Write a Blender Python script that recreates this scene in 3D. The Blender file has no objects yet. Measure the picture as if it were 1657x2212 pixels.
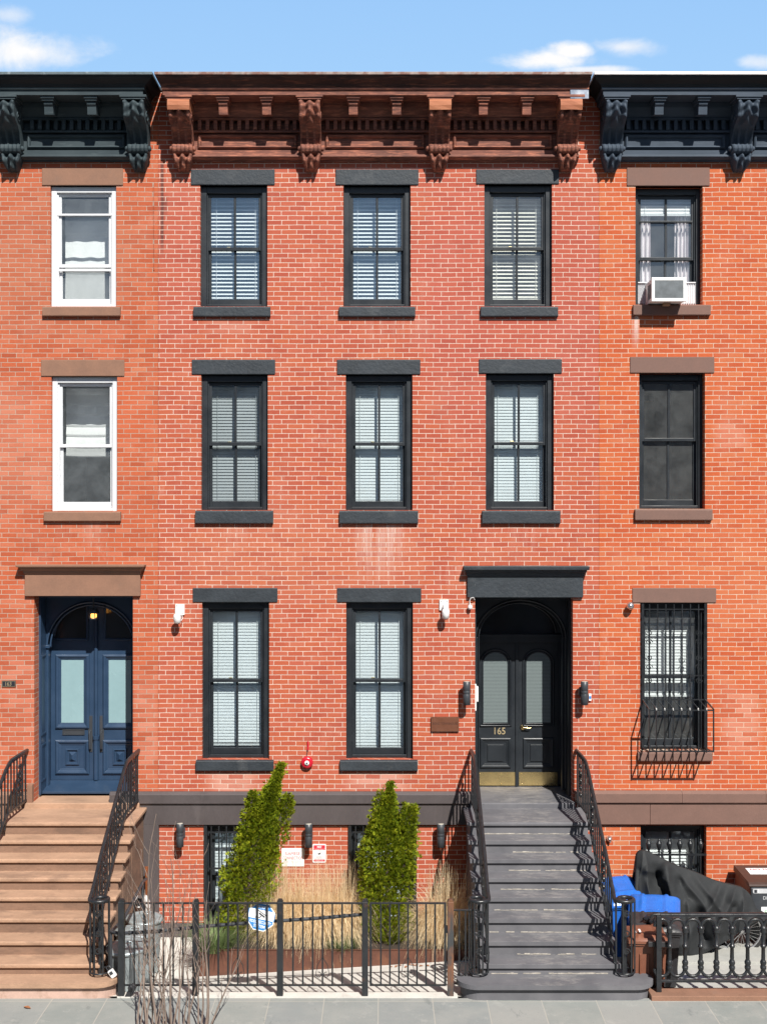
import bpy, math, random
from mathutils import Vector, Matrix
random.seed(11)
PI = math.pi
R = math.radians
scene = bpy.context.scene
COL = scene.collection
# ---- camera model: level camera 17 m from the brick fronts (y = 0), 5.7 m above the pavement
D, F, CX, CY, HZ = 17.0, 2568.5, 828.5, 1106.0, 5.7
def X(s, y=0.0): return (s - CX) * (D + y) / F
def Z(t, y=0.0): return HZ - (t - CY) * (D + y) / F
def rnd(a, b): return random.uniform(a, b)

# ---------------------------------------------------------------- mesh builder
ORG = {}
class MB:
    def __init__(s): s.v, s.f, s.m, s.s = [], [], [], []
    def add(s, vs, fs, mi=0, smooth=False):
        o = len(s.v)
        s.v.extend([tuple(v) for v in vs])
        for f in fs:
            s.f.append(tuple(i + o for i in f)); s.m.append(mi); s.s.append(smooth)
        return s
    def box(s, x0, x1, y0, y1, z0, z1, mi=0, M=None):
        vs = [Vector(p) for p in ((x0,y0,z0),(x1,y0,z0),(x1,y1,z0),(x0,y1,z0),(x0,y0,z1),(x1,y0,z1),(x1,y1,z1),(x0,y1,z1))]
        if M is not None: vs = [M @ v for v in vs]
        return s.add(vs, [(0,3,2,1),(4,5,6,7),(0,1,5,4),(1,2,6,5),(2,3,7,6),(3,0,4,7)], mi)
    def prism(s, poly, axis, a0, a1, mi=0, smooth=False):
        n = len(poly)
        def mk(p, a):
            if axis == 'x': return (a, p[0], p[1])
            if axis == 'y': return (p[0], a, p[1])
            return (p[0], p[1], a)
        vs = [mk(p, a0) for p in poly] + [mk(p, a1) for p in poly]
        s.add(vs, [(i, (i+1) % n, n+(i+1) % n, n+i) for i in range(n)], mi, smooth)
        return s.add(vs, [tuple(range(n))[::-1], tuple(range(n, 2*n))], mi)
    def ring(s, x0, x1, z0, z1, w, y0, y1, mi=0):
        s.box(x0, x0+w, y0, y1, z0, z1, mi); s.box(x1-w, x1, y0, y1, z0, z1, mi)
        s.box(x0+w, x1-w, y0, y1, z0, z0+w, mi); s.box(x0+w, x1-w, y0, y1, z1-w, z1, mi); return s
    def moulding_ring(s, x0, x1, z0, z1, prof, mi=0):
        # prof: (inset, y) points swept round a rectangle with mitred corners
        vs, fs, n = [], [], len(prof)
        for (i, y) in prof:
            vs += [(x0+i, y, z0+i), (x1-i, y, z0+i), (x1-i, y, z1-i), (x0+i, y, z1-i)]
        for k in range(n-1):
            for c in range(4):
                d = (c+1) % 4
                fs.append((4*k+c, 4*k+d, 4*k+4+d, 4*k+4+c))
        return s.add(vs, fs, mi)
    def tube(s, pts, r, n=6, mi=0, smooth=True, caps=True):
        pts = [Vector(p) for p in pts]
        rs = r if isinstance(r, (list, tuple)) else [r]*len(pts)
        m = len(pts); up = None; vs = []
        for i, p in enumerate(pts):
            t = (pts[min(i+1, m-1)] - pts[max(i-1, 0)])
            if t.length < 1e-9: t = Vector((0,0,1))
            t.normalize()
            if up is None:
                a = Vector((0,0,1)) if abs(t.z) < .9 else Vector((0,1,0))
                up = t.cross(a).normalized()
            else:
                up = (up - t * up.dot(t))
                if up.length < 1e-6: up = t.orthogonal()
                up.normalize()
            w = t.cross(up)
            for k in range(n):
                a = 2*PI*(k+.5)/n
                vs.append(p + (up*math.cos(a) + w*math.sin(a)) * rs[i] * (1.414 if n == 4 else 1))
        fs = [(i*n+k, i*n+(k+1) % n, (i+1)*n+(k+1) % n, (i+1)*n+k) for i in range(m-1) for k in range(n)]
        s.add(vs, fs, mi, smooth and n > 4)
        if caps: s.add(vs, [tuple(range(n))[::-1], tuple(range((m-1)*n, m*n))], mi)
        return s
    def lathe(s, prof, c, n=16, mi=0, smooth=True, axis='z', M=None):
        vs = []
        for (r, h) in prof:
            for k in range(n):
                a = 2*PI*k/n
                p = Vector((r*math.cos(a), r*math.sin(a), h))
                if axis == 'y': p = Vector((p.x, -p.z, p.y))
                elif axis == 'x': p = Vector((p.z, p.x, p.y))
                if M is not None: p = M @ p
                vs.append(p + Vector(c))
        m = len(prof)
        s.add(vs, [(i*n+k, i*n+(k+1) % n, (i+1)*n+(k+1) % n, (i+1)*n+k) for i in range(m-1) for k in range(n)], mi, smooth)
        return s.add(vs, [tuple(range(n))[::-1], tuple(range((m-1)*n, m*n))], mi)
    def grid(s, fn, nu, nv, mi=0, smooth=True):
        vs = [fn(i/nu, j/nv) for j in range(nv+1) for i in range(nu+1)]
        w = nu+1
        return s.add(vs, [(j*w+i, j*w+i+1, (j+1)*w+i+1, (j+1)*w+i) for j in range(nv) for i in range(nu)], mi, smooth)
    def build(s, name, mats, parent=None, loc=None, bevel=0, seg=2):
        off = Vector((0,0,0))
        if parent is not None: off = ORG[parent.name]
        elif loc is not None: off = Vector(loc)
        me = bpy.data.meshes.new(name)
        me.from_pydata([(v[0]-off.x, v[1]-off.y, v[2]-off.z) for v in s.v], [], s.f)
        mats = mats if isinstance(mats, (list, tuple)) else [mats]
        for m in mats: me.materials.append(m)
        me.polygons.foreach_set('material_index', s.m)
        me.polygons.foreach_set('use_smooth', s.s)
        me.update()
        o = bpy.data.objects.new(name, me); COL.objects.link(o)
        ORG[o.name] = off
        if parent is not None: o.parent = parent
        else: o.location = off
        if bevel:
            b = o.modifiers.new('bevel', 'BEVEL'); b.width = bevel; b.segments = seg; b.limit_method = 'ANGLE'
            b.angle_limit = R(40); b.harden_normals = False
        return o
def tag(o, label=None, cat=None, group=None, kind=None):
    if label: o['label'] = label
    if cat: o['category'] = cat
    if group: o['group'] = group
    if kind: o['kind'] = kind
    return o
def thing(name, label, cat, loc=(0,0,0), group=None):
    o = bpy.data.objects.new(name, None); COL.objects.link(o)
    o.location = loc; o.empty_display_size = .1
    ORG[o.name] = Vector(loc)
    return tag(o, label, cat, group)
def dup(root, loc, label=None, rotz=None):
    r = root.copy(); COL.objects.link(r); r.location = loc
    if rotz is not None: r.rotation_euler = (0,0,rotz)
    if label: r['label'] = label
    for ch in list(root.children):
        c = ch.copy(); COL.objects.link(c); c.parent = r
        for g in list(ch.children):
            d = g.copy(); COL.objects.link(d); d.parent = c
    return r
_txt = {}
def text_into(mb, body, cx, cz, w, h, y, mi=0, M=None, bold=0.0):
    """built-in lettering laid on the x-z plane, fitted to w x h about (cx, cz)"""
    key = (body, bold)
    if key not in _txt:
        cu = bpy.data.curves.new('lettering', 'FONT'); cu.body = body; cu.size = 1; cu.extrude = 0; cu.offset = bold; cu.resolution_u = 3
        o = bpy.data.objects.new('lettering', cu); COL.objects.link(o)
        dg = bpy.context.evaluated_depsgraph_get()
        me = bpy.data.meshes.new_from_object(o.evaluated_get(dg))
        _txt[key] = ([tuple(v.co) for v in me.vertices], [tuple(p.vertices) for p in me.polygons])
        bpy.data.objects.remove(o); bpy.data.curves.remove(cu); bpy.data.meshes.remove(me)
    vs, fs = _txt[key]
    xs = [v[0] for v in vs]; ys = [v[1] for v in vs]
    sx = w/(max(xs)-min(xs)); sy = h/(max(ys)-min(ys)); mx = (max(xs)+min(xs))/2; my = (max(ys)+min(ys))/2
    out = [Vector((cx+(v[0]-mx)*sx, y, cz+(v[1]-my)*sy)) for v in vs]
    if M is not None: out = [M @ v for v in out]
    mb.add(out, fs, mi)

# ---------------------------------------------------------------- materials
class NT:
    def __init__(s, name):
        s.mat = bpy.data.materials.new(name); s.mat.use_nodes = True
        s.t = s.mat.node_tree; s.N = s.t.nodes; s.L = s.t.links
        s.bsdf = s.N['Principled BSDF']; s._pos = None
    def node(s, typ, **kw):
        n = s.N.new(typ)
        for k, v in kw.items(): setattr(n, k, v)
        return n
    def put(s, sock, val):
        if isinstance(val, bpy.types.NodeSocket): s.L.new(val, sock)
        elif isinstance(val, (tuple, list)) and len(val) == 3 and sock.type == 'RGBA': sock.default_value = (*val, 1)
        else: sock.default_value = val
    def m(s, op, a, b=0.0, c=None):
        n = s.node('ShaderNodeMath', operation=op); s.put(n.inputs[0], a); s.put(n.inputs[1], b)
        if c is not None: s.put(n.inputs[2], c)
        return n.outputs[0]
    def pos(s):
        if s._pos is None:
            g = s.node('ShaderNodeNewGeometry'); sp = s.node('ShaderNodeSeparateXYZ'); s.L.new(g.outputs['Position'], sp.inputs[0])
            s._pos = (g.outputs['Position'], sp.outputs[0], sp.outputs[1], sp.outputs[2])
        return s._pos
    def objpos(s):
        return s.node('ShaderNodeTexCoord').outputs['Object']
    def vec(s, x, y, z):
        n = s.node('ShaderNodeCombineXYZ'); s.put(n.inputs[0], x); s.put(n.inputs[1], y); s.put(n.inputs[2], z); return n.outputs[0]
    def scale(s, v, sc):
        n = s.node('ShaderNodeVectorMath', operation='MULTIPLY'); s.put(n.inputs[0], v); n.inputs[1].default_value = sc; return n.outputs[0]
    def noise(s, v, scale, detail=3, rough=.55, dist=0.0):
        n = s.node('ShaderNodeTexNoise'); s.put(n.inputs['Vector'], v); n.inputs['Scale'].default_value = scale
        n.inputs['Detail'].default_value = detail; n.inputs['Roughness'].default_value = rough; n.inputs['Distortion'].default_value = dist
        return n.outputs['Fac']
    def ramp(s, v, a, b, c=0.0, d=1.0, smooth=False):
        n = s.node('ShaderNodeMapRange'); n.interpolation_type = 'SMOOTHSTEP' if smooth else 'LINEAR'
        s.put(n.inputs[0], v)
        for i, q in enumerate((a, b, c, d)): s.put(n.inputs[1+i], q)
        return n.outputs[0]
    def mix(s, fac, a, b, blend='MIX'):
        n = s.node('ShaderNodeMix', data_type='RGBA', blend_type=blend)
        s.put(n.inputs[0], fac); s.put(n.inputs[6], a); s.put(n.inputs[7], b); return n.outputs[2]
    def cramp(s, v, stops, const=False):
        n = s.node('ShaderNodeValToRGB'); cr = n.color_ramp
        if const: cr.interpolation = 'CONSTANT'
        while len(cr.elements) < len(stops): cr.elements.new(.5)
        for e, (p, c) in zip(cr.elements, stops): e.position = p; e.color = (*c, 1)
        s.put(n.inputs[0], v); return n.outputs[0]
    def bump(s, h, strength=.3, dist=.01):
        n = s.node('ShaderNodeBump'); n.inputs['Strength'].default_value = strength; n.inputs['Distance'].default_value = dist
        s.put(n.inputs['Height'], h); s.L.new(n.outputs[0], s.bsdf.inputs['Normal'])
    def out(s, col, rough=.7, metal=0.0, spec=None):
        s.put(s.bsdf.inputs['Base Color'], col); s.put(s.bsdf.inputs['Roughness'], rough); s.put(s.bsdf.inputs['Metallic'], metal)
        if spec is not None: s.bsdf.inputs['Specular IOR Level'].default_value = spec
        return s.mat
    def island(s):
        return s.node('ShaderNodeNewGeometry').outputs['Random Per Island']

def sh(r, g, b):
    f = lambda c: (c/255/12.92) if c <= 10 else ((c/255+.055)/1.055)**2.4
    return (f(r), f(g), f(b))
def plain(name, c, rough=.6, metal=0.0, var=.15, nscale=6, bump=0.0, bscale=60, spec=None, stretch=(1,1,1), dirt=None, drip=None):
    """a surface with soft colour variation in blotches and fine grain"""
    t = NT(name); p = t.scale(t.pos()[0], stretch)
    n1 = t.noise(p, nscale, 4); n2 = t.noise(p, nscale*9, 3)
    k = t.m('ADD', t.m('MULTIPLY', n1, .65), t.m('MULTIPLY', n2, .35))
    lo = tuple(q*(1-var) for q in c); hi = tuple(min(1, q*(1+var)) for q in c)
    col = t.mix(t.ramp(k, .3, .7), lo, hi)
    if dirt:
        msk = t.ramp(t.noise(p, nscale*.7, 5, .65), dirt[1], dirt[1]+.12)
        col = t.mix(t.m('MULTIPLY', msk, dirt[2]), col, dirt[0])
    if drip: col = t.mix(t.m('MULTIPLY', t.ramp(t.noise(t.scale(t.pos()[0], (1,1,.10)), 26, 4, .6), .70, .735), t.m('MULTIPLY', t.ramp(t.noise(t.pos()[0], 2.1, 3), .52, .60), .8)), col, drip)
    if bump: t.bump(t.noise(p, bscale, 4), bump, .006)
    r = t.ramp(n1, .3, .7, max(.02, rough-.08), min(1, rough+.08))
    return t.out(col, r, metal, spec)

BW, BH = .2175, .0677
def brick(name, palette, mortar, du=0.0, stains=(), pale=(), soot=None, grime=.25, tone=()):
    t = NT(name); P, px, py, pz = t.pos()
    wob = t.noise(P, .9, 2); wob2 = t.noise(t.scale(P, (1, 1, 1.7)), 7, 2)
    u = t.m('ADD', t.m('ADD', px, py), t.m('ADD', t.m('MULTIPLY', wob2, .010), du))
    z = t.m('ADD', pz, t.m('ADD', t.m('MULTIPLY', wob, .022), t.m('MULTIPLY', wob2, .006)))
    row = t.m('FLOOR', t.m('DIVIDE', z, BH))
    par = t.m('FLOORED_MODULO', row, 2.0)
    wr = t.node('ShaderNodeTexWhiteNoise', noise_dimensions='1D'); t.put(wr.inputs['W'], row)
    uu = t.m('ADD', u, t.m('ADD', t.m('MULTIPLY', par, BW*.5), t.m('MULTIPLY', wr.outputs['Value'], .035)))
    uq = t.m('DIVIDE', uu, BW)
    cell = t.m('FLOOR', uq)
    fx = t.m('SUBTRACT', uq, cell); fz = t.m('SUBTRACT', t.m('DIVIDE', z, BH), row)
    dx = t.m('MULTIPLY', t.m('MINIMUM', fx, t.m('SUBTRACT', 1.0, fx)), BW)
    dz = t.m('MULTIPLY', t.m('MINIMUM', fz, t.m('SUBTRACT', 1.0, fz)), BH)
    d = t.m('ADD', t.m('MINIMUM', dx, dz), t.m('MULTIPLY', t.m('SUBTRACT', t.noise(P, 48, 4, .65), .5), .0095))
    face = t.ramp(d, .0030, .0058, 0, 1, True)
    wn = t.node('ShaderNodeTexWhiteNoise', noise_dimensions='2D')
    t.put(wn.inputs['Vector'], t.vec(cell, row, 0.0))
    big = t.noise(P, .55, 4, .6)
    idx = t.m('ADD', t.m('MULTIPLY', wn.outputs['Value'], .72), t.ramp(big, .25, .75, 0, .28))
    col = t.cramp(idx, palette)
    # smudges across each brick and slow change of tone over the wall
    g = t.noise(t.scale(P, (1, 1, 2.2)), 26, 4, .65)
    col = t.mix(t.ramp(g, .35, .75, 0, .32), col, (palette[1][1][0]*.72, palette[1][1][1]*.6, palette[1][1][2]*.6))
    fade = t.noise(P, 1.7, 5, .7)
    col = t.mix(t.ramp(fade, .50, .78, 0, .38), col, (.54, .215, .145))
    col = t.mix(t.ramp(t.noise(t.scale(P, (1, 1, .55)), 2.6, 6, .78), .60, .72, 0, .34), col, (.60, .34, .26))
    col = t.mix(t.ramp(t.noise(P, .9, 6, .75), .58, .72, 0, grime), col, (.17, .05, .035))
    spl = t.noise(P, 5.5, 5, .8)
    col = t.mix(t.ramp(spl, .70, .74, 0, .55), col, (.60, .33, .23))
    mcol = t.mix(t.ramp(t.noise(P, 3, 4), .4, .75), mortar, tuple(q*.74 for q in mortar))
    for (xc, zc, wx, wz, amt, c) in tone:
        a_ = t.m('DIVIDE', t.m('SUBTRACT', px, xc), wx); b_ = t.m('DIVIDE', t.m('SUBTRACT', pz, zc), wz)
        rr = t.m('ADD', t.m('SQRT', t.m('ADD', t.m('MULTIPLY', a_, a_), t.m('MULTIPLY', b_, b_))), t.m('MULTIPLY', t.m('SUBTRACT', big, .5), 1.2))
        col = t.mix(t.m('MULTIPLY', t.ramp(rr, .5, 1.1, 1, 0, True), t.ramp(wn.outputs['Value'], 0, 1, amt*.5, amt)), col, c)
    for (xc, zc, wx, wz, amt) in pale:
        mk = t.m('MULTIPLY', t.ramp(t.m('ABSOLUTE', t.m('SUBTRACT', px, xc)), wx*.35, wx*1.1, 1, 0, True), t.ramp(t.m('ABSOLUTE', t.m('SUBTRACT', pz, zc)), wz*(.8 if wz < .2 else .3), wz*1.1, 1, 0, True))
        col = t.mix(t.m('MULTIPLY', mk, t.ramp(t.m('ADD', wn.outputs['Value'], t.m('MULTIPLY', g, .4)), .25, .95, amt*.1, amt)), col, (.60, .30, .23))
    for (xc, zt, wx, hh, amt, c) in stains:
        mk = t.m('MULTIPLY', t.ramp(t.m('ABSOLUTE', t.m('SUBTRACT', px, xc)), wx*.4, wx, 1, 0, True),
                 t.m('MULTIPLY', t.ramp(pz, zt-hh, zt, 0, 1, True), t.ramp(pz, zt, zt+.02, 1, 0)))
        st = t.ramp(t.noise(t.scale(P, (1, 1, .05)), 9, 4, .7), .42, .68)
        col = t.mix(t.m('MULTIPLY', t.m('MULTIPLY', mk, st), amt), col, c)
        mcol = t.mix(t.m('MULTIPLY', t.m('MULTIPLY', mk, st), amt*.5), mcol, c)
    if soot:
        for (x, w, z0, z1, amt) in soot:
            mk = t.m('MULTIPLY', t.ramp(t.m('ABSOLUTE', t.m('SUBTRACT', px, x)), w*.3, w, 1, 0, True), t.m('MULTIPLY', t.ramp(pz, z0, z0+.3, 0, 1), t.ramp(pz, z1-.1, z1, 1, 0)))
            col = t.mix(t.m('MULTIPLY', mk, amt), col, (.09, .035, .03))
    hs = t.node('ShaderNodeHueSaturation'); hs.inputs['Saturation'].default_value = .985; hs.inputs['Value'].default_value = .96; t.put(hs.inputs['Color'], col); col = hs.outputs[0]
    fin = t.mix(face, mcol, col)
    t.bump(t.m('ADD', t.m('MULTIPLY', face, .8), t.m('MULTIPLY', g, .35)), .45, .006)
    return t.out(fin, t.ramp(g, .3, .7, .78, .95), 0, .25)

PAL_MID = [(0, (0.2958, 0.0557, 0.0359)), (0.14, (0.3856, 0.0775, 0.0423)), (0.42, (0.4345, 0.0933, 0.0455)), (0.62, (0.4682, 0.1112, 0.0475)), (0.82, (0.4539, 0.1042, 0.0582)), (1, (0.5233, 0.1639, 0.0847))]
PAL_LEFT = [(0, (0.3366, 0.0675, 0.0301)), (0.2, (0.4049, 0.0845, 0.0331)), (0.45, (0.4539, 0.0993, 0.0381)), (0.65, (0.4937, 0.1142, 0.0451)), (0.85, (0.5141, 0.149, 0.0752)), (1, (0.5722, 0.2334, 0.1154))]
PAL_RIGHT = [(0, (0.4151, 0.0746, 0.0264)), (0.2, (0.459, 0.0874, 0.0283)), (0.45, (0.5029, 0.0993, 0.0293)), (0.65, (0.5335, 0.1172, 0.0342)), (0.85, (0.5233, 0.139, 0.0509)), (1, (0.5926, 0.2235, 0.0978))]
M = {}
M['brick_mid'] = brick('red brick', PAL_MID, (.64,.50,.42), 0.03,
    stains=[(X(820), Z(1136), .40, 1.05, .75, (.62,.50,.45)), (X(505), Z(1136), .3, .5, .35, (.6,.42,.36)), (X(1125), Z(1136), .3, .6, .3, (.6,.42,.36)),
            (X(1000), Z(1225), .5, .5, .3, (.62,.42,.34)), (X(860), Z(688), .6, .5, .3, (.6,.38,.32))],
    pale=[(X(505), Z(1688), X(505)-X(437), Z(1668)-Z(1689), .8), (X(818), Z(1688), X(818)-X(738), Z(1668)-Z(1689), .75), (X(500), Z(705), .45, .10, .35)],
    soot=[(X(351), .035, Z(560), Z(340), .8), (X(357), .05, Z(480), Z(420), .6)], grime=.28,
    tone=[(X(1120), Z(640), 1.9, 2.6, .5, (.42,.092,.075)), (X(760), Z(520), 2.4, 1.6, .2, (.47,.115,.085)), (X(400), Z(560), .8, 1.5, .4, (.42,.10,.075)), (X(650), Z(1200), 2.2, .8, .35, (.52,.19,.105))])
M['brick_left'] = brick('orange weathered brick', PAL_LEFT, (.45,.34,.27), .11, stains=[(X(180), Z(1128), .5, .5, .3, (.6,.40,.33))],
    pale=[(X(60), Z(1500), .5, 1.2, .25), (X(318), Z(1560), .2, .9, .35)], grime=.3, tone=[(X(120), Z(560), 1.4, 1.3, .55, (.42,.15,.085)), (X(40), Z(960), 1.0, 1.0, .45, (.56,.24,.16)), (X(190), Z(900), 1.2, .8, .4, (.53,.105,.035))])
M['brick_right'] = brick('orange brick', PAL_RIGHT, (.59,.44,.34), .17, stains=[(X(1372), Z(684), .07, .55, .9, (.66,.60,.57))],
    pale=[(X(1600), Z(1560), .35, .6, .45), (X(1580), Z(940), .3, .3, .4)], grime=.18, tone=[(X(1560), Z(1250), 1.2, 1.0, .35, (.55,.19,.09))])
M['interior'] = plain('room plaster', (.42,.40,.37), .9)
M['black_trim'] = plain('black painted wood', (.017,.021,.026), .42, var=.25, nscale=3, bump=.12, bscale=90, spec=.5)
M['black_stone'] = plain('black painted stone', (.025,.032,.040), .62, var=.28, nscale=3, bump=.9, bscale=24, dirt=((.085,.09,.095), .57, .45), drip=(.42,.43,.44))
M['iron'] = plain('black painted iron', (.016,.018,.021), .35, var=.3, nscale=14, bump=.2, bscale=120, spec=.6)
M['iron_worn'] = plain('rust-flecked black iron', (.018,.020,.023), .4, var=.3, nscale=9, bump=.2, spec=.6, dirt=((.16,.07,.035), .60, .75))
M['brownstone'] = plain('brownstone', (.235,.125,.082), .85, var=.16, nscale=5, bump=.3, bscale=110, dirt=((.19,.12,.09), .58, .4))
M['brownstone_mauve'] = plain('mauve brownstone', (.175,.100,.080), .85, var=.12, nscale=5, bump=.3, bscale=120, dirt=((.23,.145,.115), .6, .4))
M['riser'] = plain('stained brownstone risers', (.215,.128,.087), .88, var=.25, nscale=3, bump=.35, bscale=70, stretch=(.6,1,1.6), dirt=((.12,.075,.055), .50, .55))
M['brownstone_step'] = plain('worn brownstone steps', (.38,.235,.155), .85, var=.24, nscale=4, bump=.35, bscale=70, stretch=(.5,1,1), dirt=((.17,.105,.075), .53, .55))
M['pink_wash'] = plain('pink cement wash', (.50,.34,.28), .9, var=.15, nscale=6, dirt=((.3,.19,.14), .52, .6))
M['plinth_dark'] = plain('dark plum painted band', (.076,.063,.064), .6, var=.16, nscale=3, bump=.25, bscale=60, stretch=(1,1,.5), dirt=((.13,.11,.11), .62, .4))
M['white_vinyl'] = plain('white vinyl', (.70,.71,.73), .4, var=.05, nscale=3)
M['white_plastic'] = plain('white plastic', (.80,.80,.79), .35, var=.04)
M['slat'] = plain('white blind slat', (.74,.77,.78), .5, var=.03)
M['slat_cream'] = plain('cream blind slat', (.88,.86,.78), .45, var=.02)
M['slat_grey'] = plain('grey blind slat', (.40,.42,.43), .5, var=.05)
M['slat_bright'] = plain('bright white blind slat', (.86,.87,.87), .45, var=.02)
M['cloth_white'] = plain('white shade cloth', (.88,.89,.89), .9, var=.04, nscale=30)
M['curtain'] = plain('pale curtain', (.80,.74,.76), .9, var=.08, nscale=12)
M['brass'] = plain('polished brass', (.78,.60,.28), .28, 1.0, var=.2, nscale=5)
M['brass_num'] = plain('gilt numerals', (.62,.50,.30), .4, .6, var=.1)
M['blue_door'] = plain('navy painted wood', (.024,.050,.098), .36, var=.12, nscale=4, bump=.08, spec=.5)
M['frost'] = plain('frosted glass', (.24,.37,.40), .25, var=.06, nscale=2, spec=.6)
M['rib_glass'] = None
M['steel_plate'] = plain('corten steel', (.105,.040,.024), .75, var=.3, nscale=5, bump=.3, bscale=80, dirt=((.17,.07,.035), .55, .6))
M['charcoal'] = plain('charcoal metal', (.042,.047,.055), .42, var=.12, spec=.5)
M['lamp_glass'] = plain('lamp lens', (.45,.42,.36), .3)
M['red'] = plain('red enamel', (.50,.012,.03), .3, var=.12, spec=.6)
M['plaque'] = plain('bronze plaque', (.135,.050,.026), .5, var=.12, nscale=14, bump=.1)
M['plaque_ink'] = plain('engraved letters', (.045,.016,.010), .6)
M['sign_white'] = plain('sign white', (.82,.83,.84), .4, var=.03)
M['sign_red'] = plain('sign red', (.58,.035,.06), .4, var=.05)
M['sign_grey'] = plain('faded grey lettering', (.52,.53,.55), .5)
M['sign_black'] = plain('sign black', (.02,.022,.03), .5)
M['sign_blue'] = plain('sign blue', (.035,.22,.55), .4, var=.06)
M['galv'] = plain('galvanised steel', (.42,.48,.50), .42, .55, var=.25, nscale=7, bump=.2, bscale=30, dirt=((.2,.23,.25), .55, .5))
M['bin_blue'] = plain('blue plastic', (.022,.13,.50), .27, var=.2, nscale=6, bump=.15, bscale=50)
M['bin_black'] = plain('black plastic', (.030,.030,.033), .4, var=.3, nscale=6, bump=.3, bscale=24)
M['bin_brown'] = plain('brown plastic', (.19,.072,.042), .5, var=.15, nscale=8, bump=.15, bscale=60)
M['bin_lid_brown'] = plain('dark brown plastic', (.055,.032,.026), .45, var=.15)
M['tarp'] = plain('black tarpaulin', (.025,.027,.029), .7, spec=.22, var=.2, nscale=10, bump=.15, bscale=140)
M['rubber'] = plain('rubber', (.018,.018,.019), .75)
M['chrome'] = plain('bright metal', (.62,.63,.65), .25, .9)
M['wood_dirt'] = plain('planter soil', (.045,.03,.022), .95, var=.4, nscale=30, bump=1, bscale=40)
M['bark'] = plain('bark', (.085,.06,.045), .9, var=.3, nscale=20, bump=.5)
M['twig'] = plain('bare twig bark', (.205,.155,.128), .85, var=.35, nscale=12, stretch=(1,1,.4))
M['copper'] = plain('copper pipe', (.30,.10,.04), .5, .5, var=.3)
M['dry_leaf'] = plain('dry leaf', (.30,.12,.05), .8, var=.3, nscale=30)
M['tan_deck'] = plain('pale wood', (.36,.25,.16), .7)
M['flash'] = plain('roof flashing', (.27,.21,.19), .6, .1, var=.5, nscale=9, dirt=((.16,.06,.04), .47, .85))
M['flash_bright'] = plain('silver roof edge', (.78,.79,.80), .35, .3, var=.2, nscale=5, dirt=((.4,.4,.42), .6, .6))
M['flash_dark'] = plain('dark roof edge', (.10,.13,.145), .5, .1, var=.4, nscale=9, dirt=((.36,.40,.42), .58, .7))

def rib_glass():
    t = NT('ribbed shade behind glass'); P, px, py, pz = t.pos()
    w = t.m('SINE', t.m('MULTIPLY', pz, 2*PI/.021))
    n = t.noise(P, 40, 3)
    col = t.mix(t.ramp(t.m('ADD', w, t.m('MULTIPLY', n, .9)), -.6, 1.2), (.08,.10,.105), (.20,.24,.24))
    return t.out(col, .3, 0, .6)
M['rib_glass'] = rib_glass()
def cornice_paint(name, base, chip, dark, amt, lo=.52):
    t = NT(name); P = t.pos()[0]
    g = t.noise(t.scale(P, (.25, 1, 2.5)), 16, 5, .7)
    b = t.noise(P, 2.2, 4, .6)
    c = t.mix(t.ramp(b, .35, .65), base, dark)
    c = t.mix(t.m('MULTIPLY', t.ramp(g, lo, lo+.16), amt), c, chip)
    c = t.mix(t.ramp(t.noise(P, 13, 4, .8), .73, .78, 0, amt*.7), c, (.55,.48,.44))
    t.bump(g, .35, .006)
    return t.out(c, .7, 0, .3)
M['cornice_brown'] = cornice_paint('peeling brown cornice paint', (.215,.082,.057), (.50,.185,.110), (.12,.049,.037), .68, .49)
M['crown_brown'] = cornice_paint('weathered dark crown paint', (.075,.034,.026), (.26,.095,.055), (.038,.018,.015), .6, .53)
M['cornice_lit_nose'] = cornice_paint('sunlit orange bracket paint', (.40,.150,.075), (.52,.24,.14), (.36,.13,.07), .5)  # brighter orange that paints the bracket noses as sunlit
M['cornice_navy'] = cornice_paint('blue black cornice paint', (.042,.060,.068), (.12,.145,.155), (.028,.042,.050), .45, .56)
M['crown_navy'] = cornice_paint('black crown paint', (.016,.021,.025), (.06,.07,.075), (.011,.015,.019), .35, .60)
M['cornice_navy2'] = cornice_paint('slate blue cornice paint', (.052,.070,.098), (.13,.155,.18), (.038,.054,.076), .35, .58)
def glass(name, fac, tint=(.93,.96,.96), refl=(.62,.82,1)):
    t = NT(name); t.N.remove(t.bsdf)
    tr = t.node('ShaderNodeBsdfTransparent'); tr.inputs[0].default_value = (*tint, 1)
    gl = t.node('ShaderNodeBsdfGlossy'); gl.inputs['Roughness'].default_value = .012; gl.inputs[0].default_value = (*refl, 1)
    wav = t.node('ShaderNodeBump'); wav.inputs['Strength'].default_value = .16; wav.inputs['Distance'].default_value = .02
    t.L.new(t.noise(t.pos()[0], 2.2, 2), wav.inputs['Height']); t.L.new(wav.outputs[0], gl.inputs['Normal'])
    mx = t.node('ShaderNodeMixShader'); mx.inputs[0].default_value = fac
    t.L.new(tr.outputs[0], mx.inputs[1]); t.L.new(gl.outputs[0], mx.inputs[2])
    t.L.new(mx.outputs[0], t.N['Material Output'].inputs[0]); return t.mat

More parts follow.
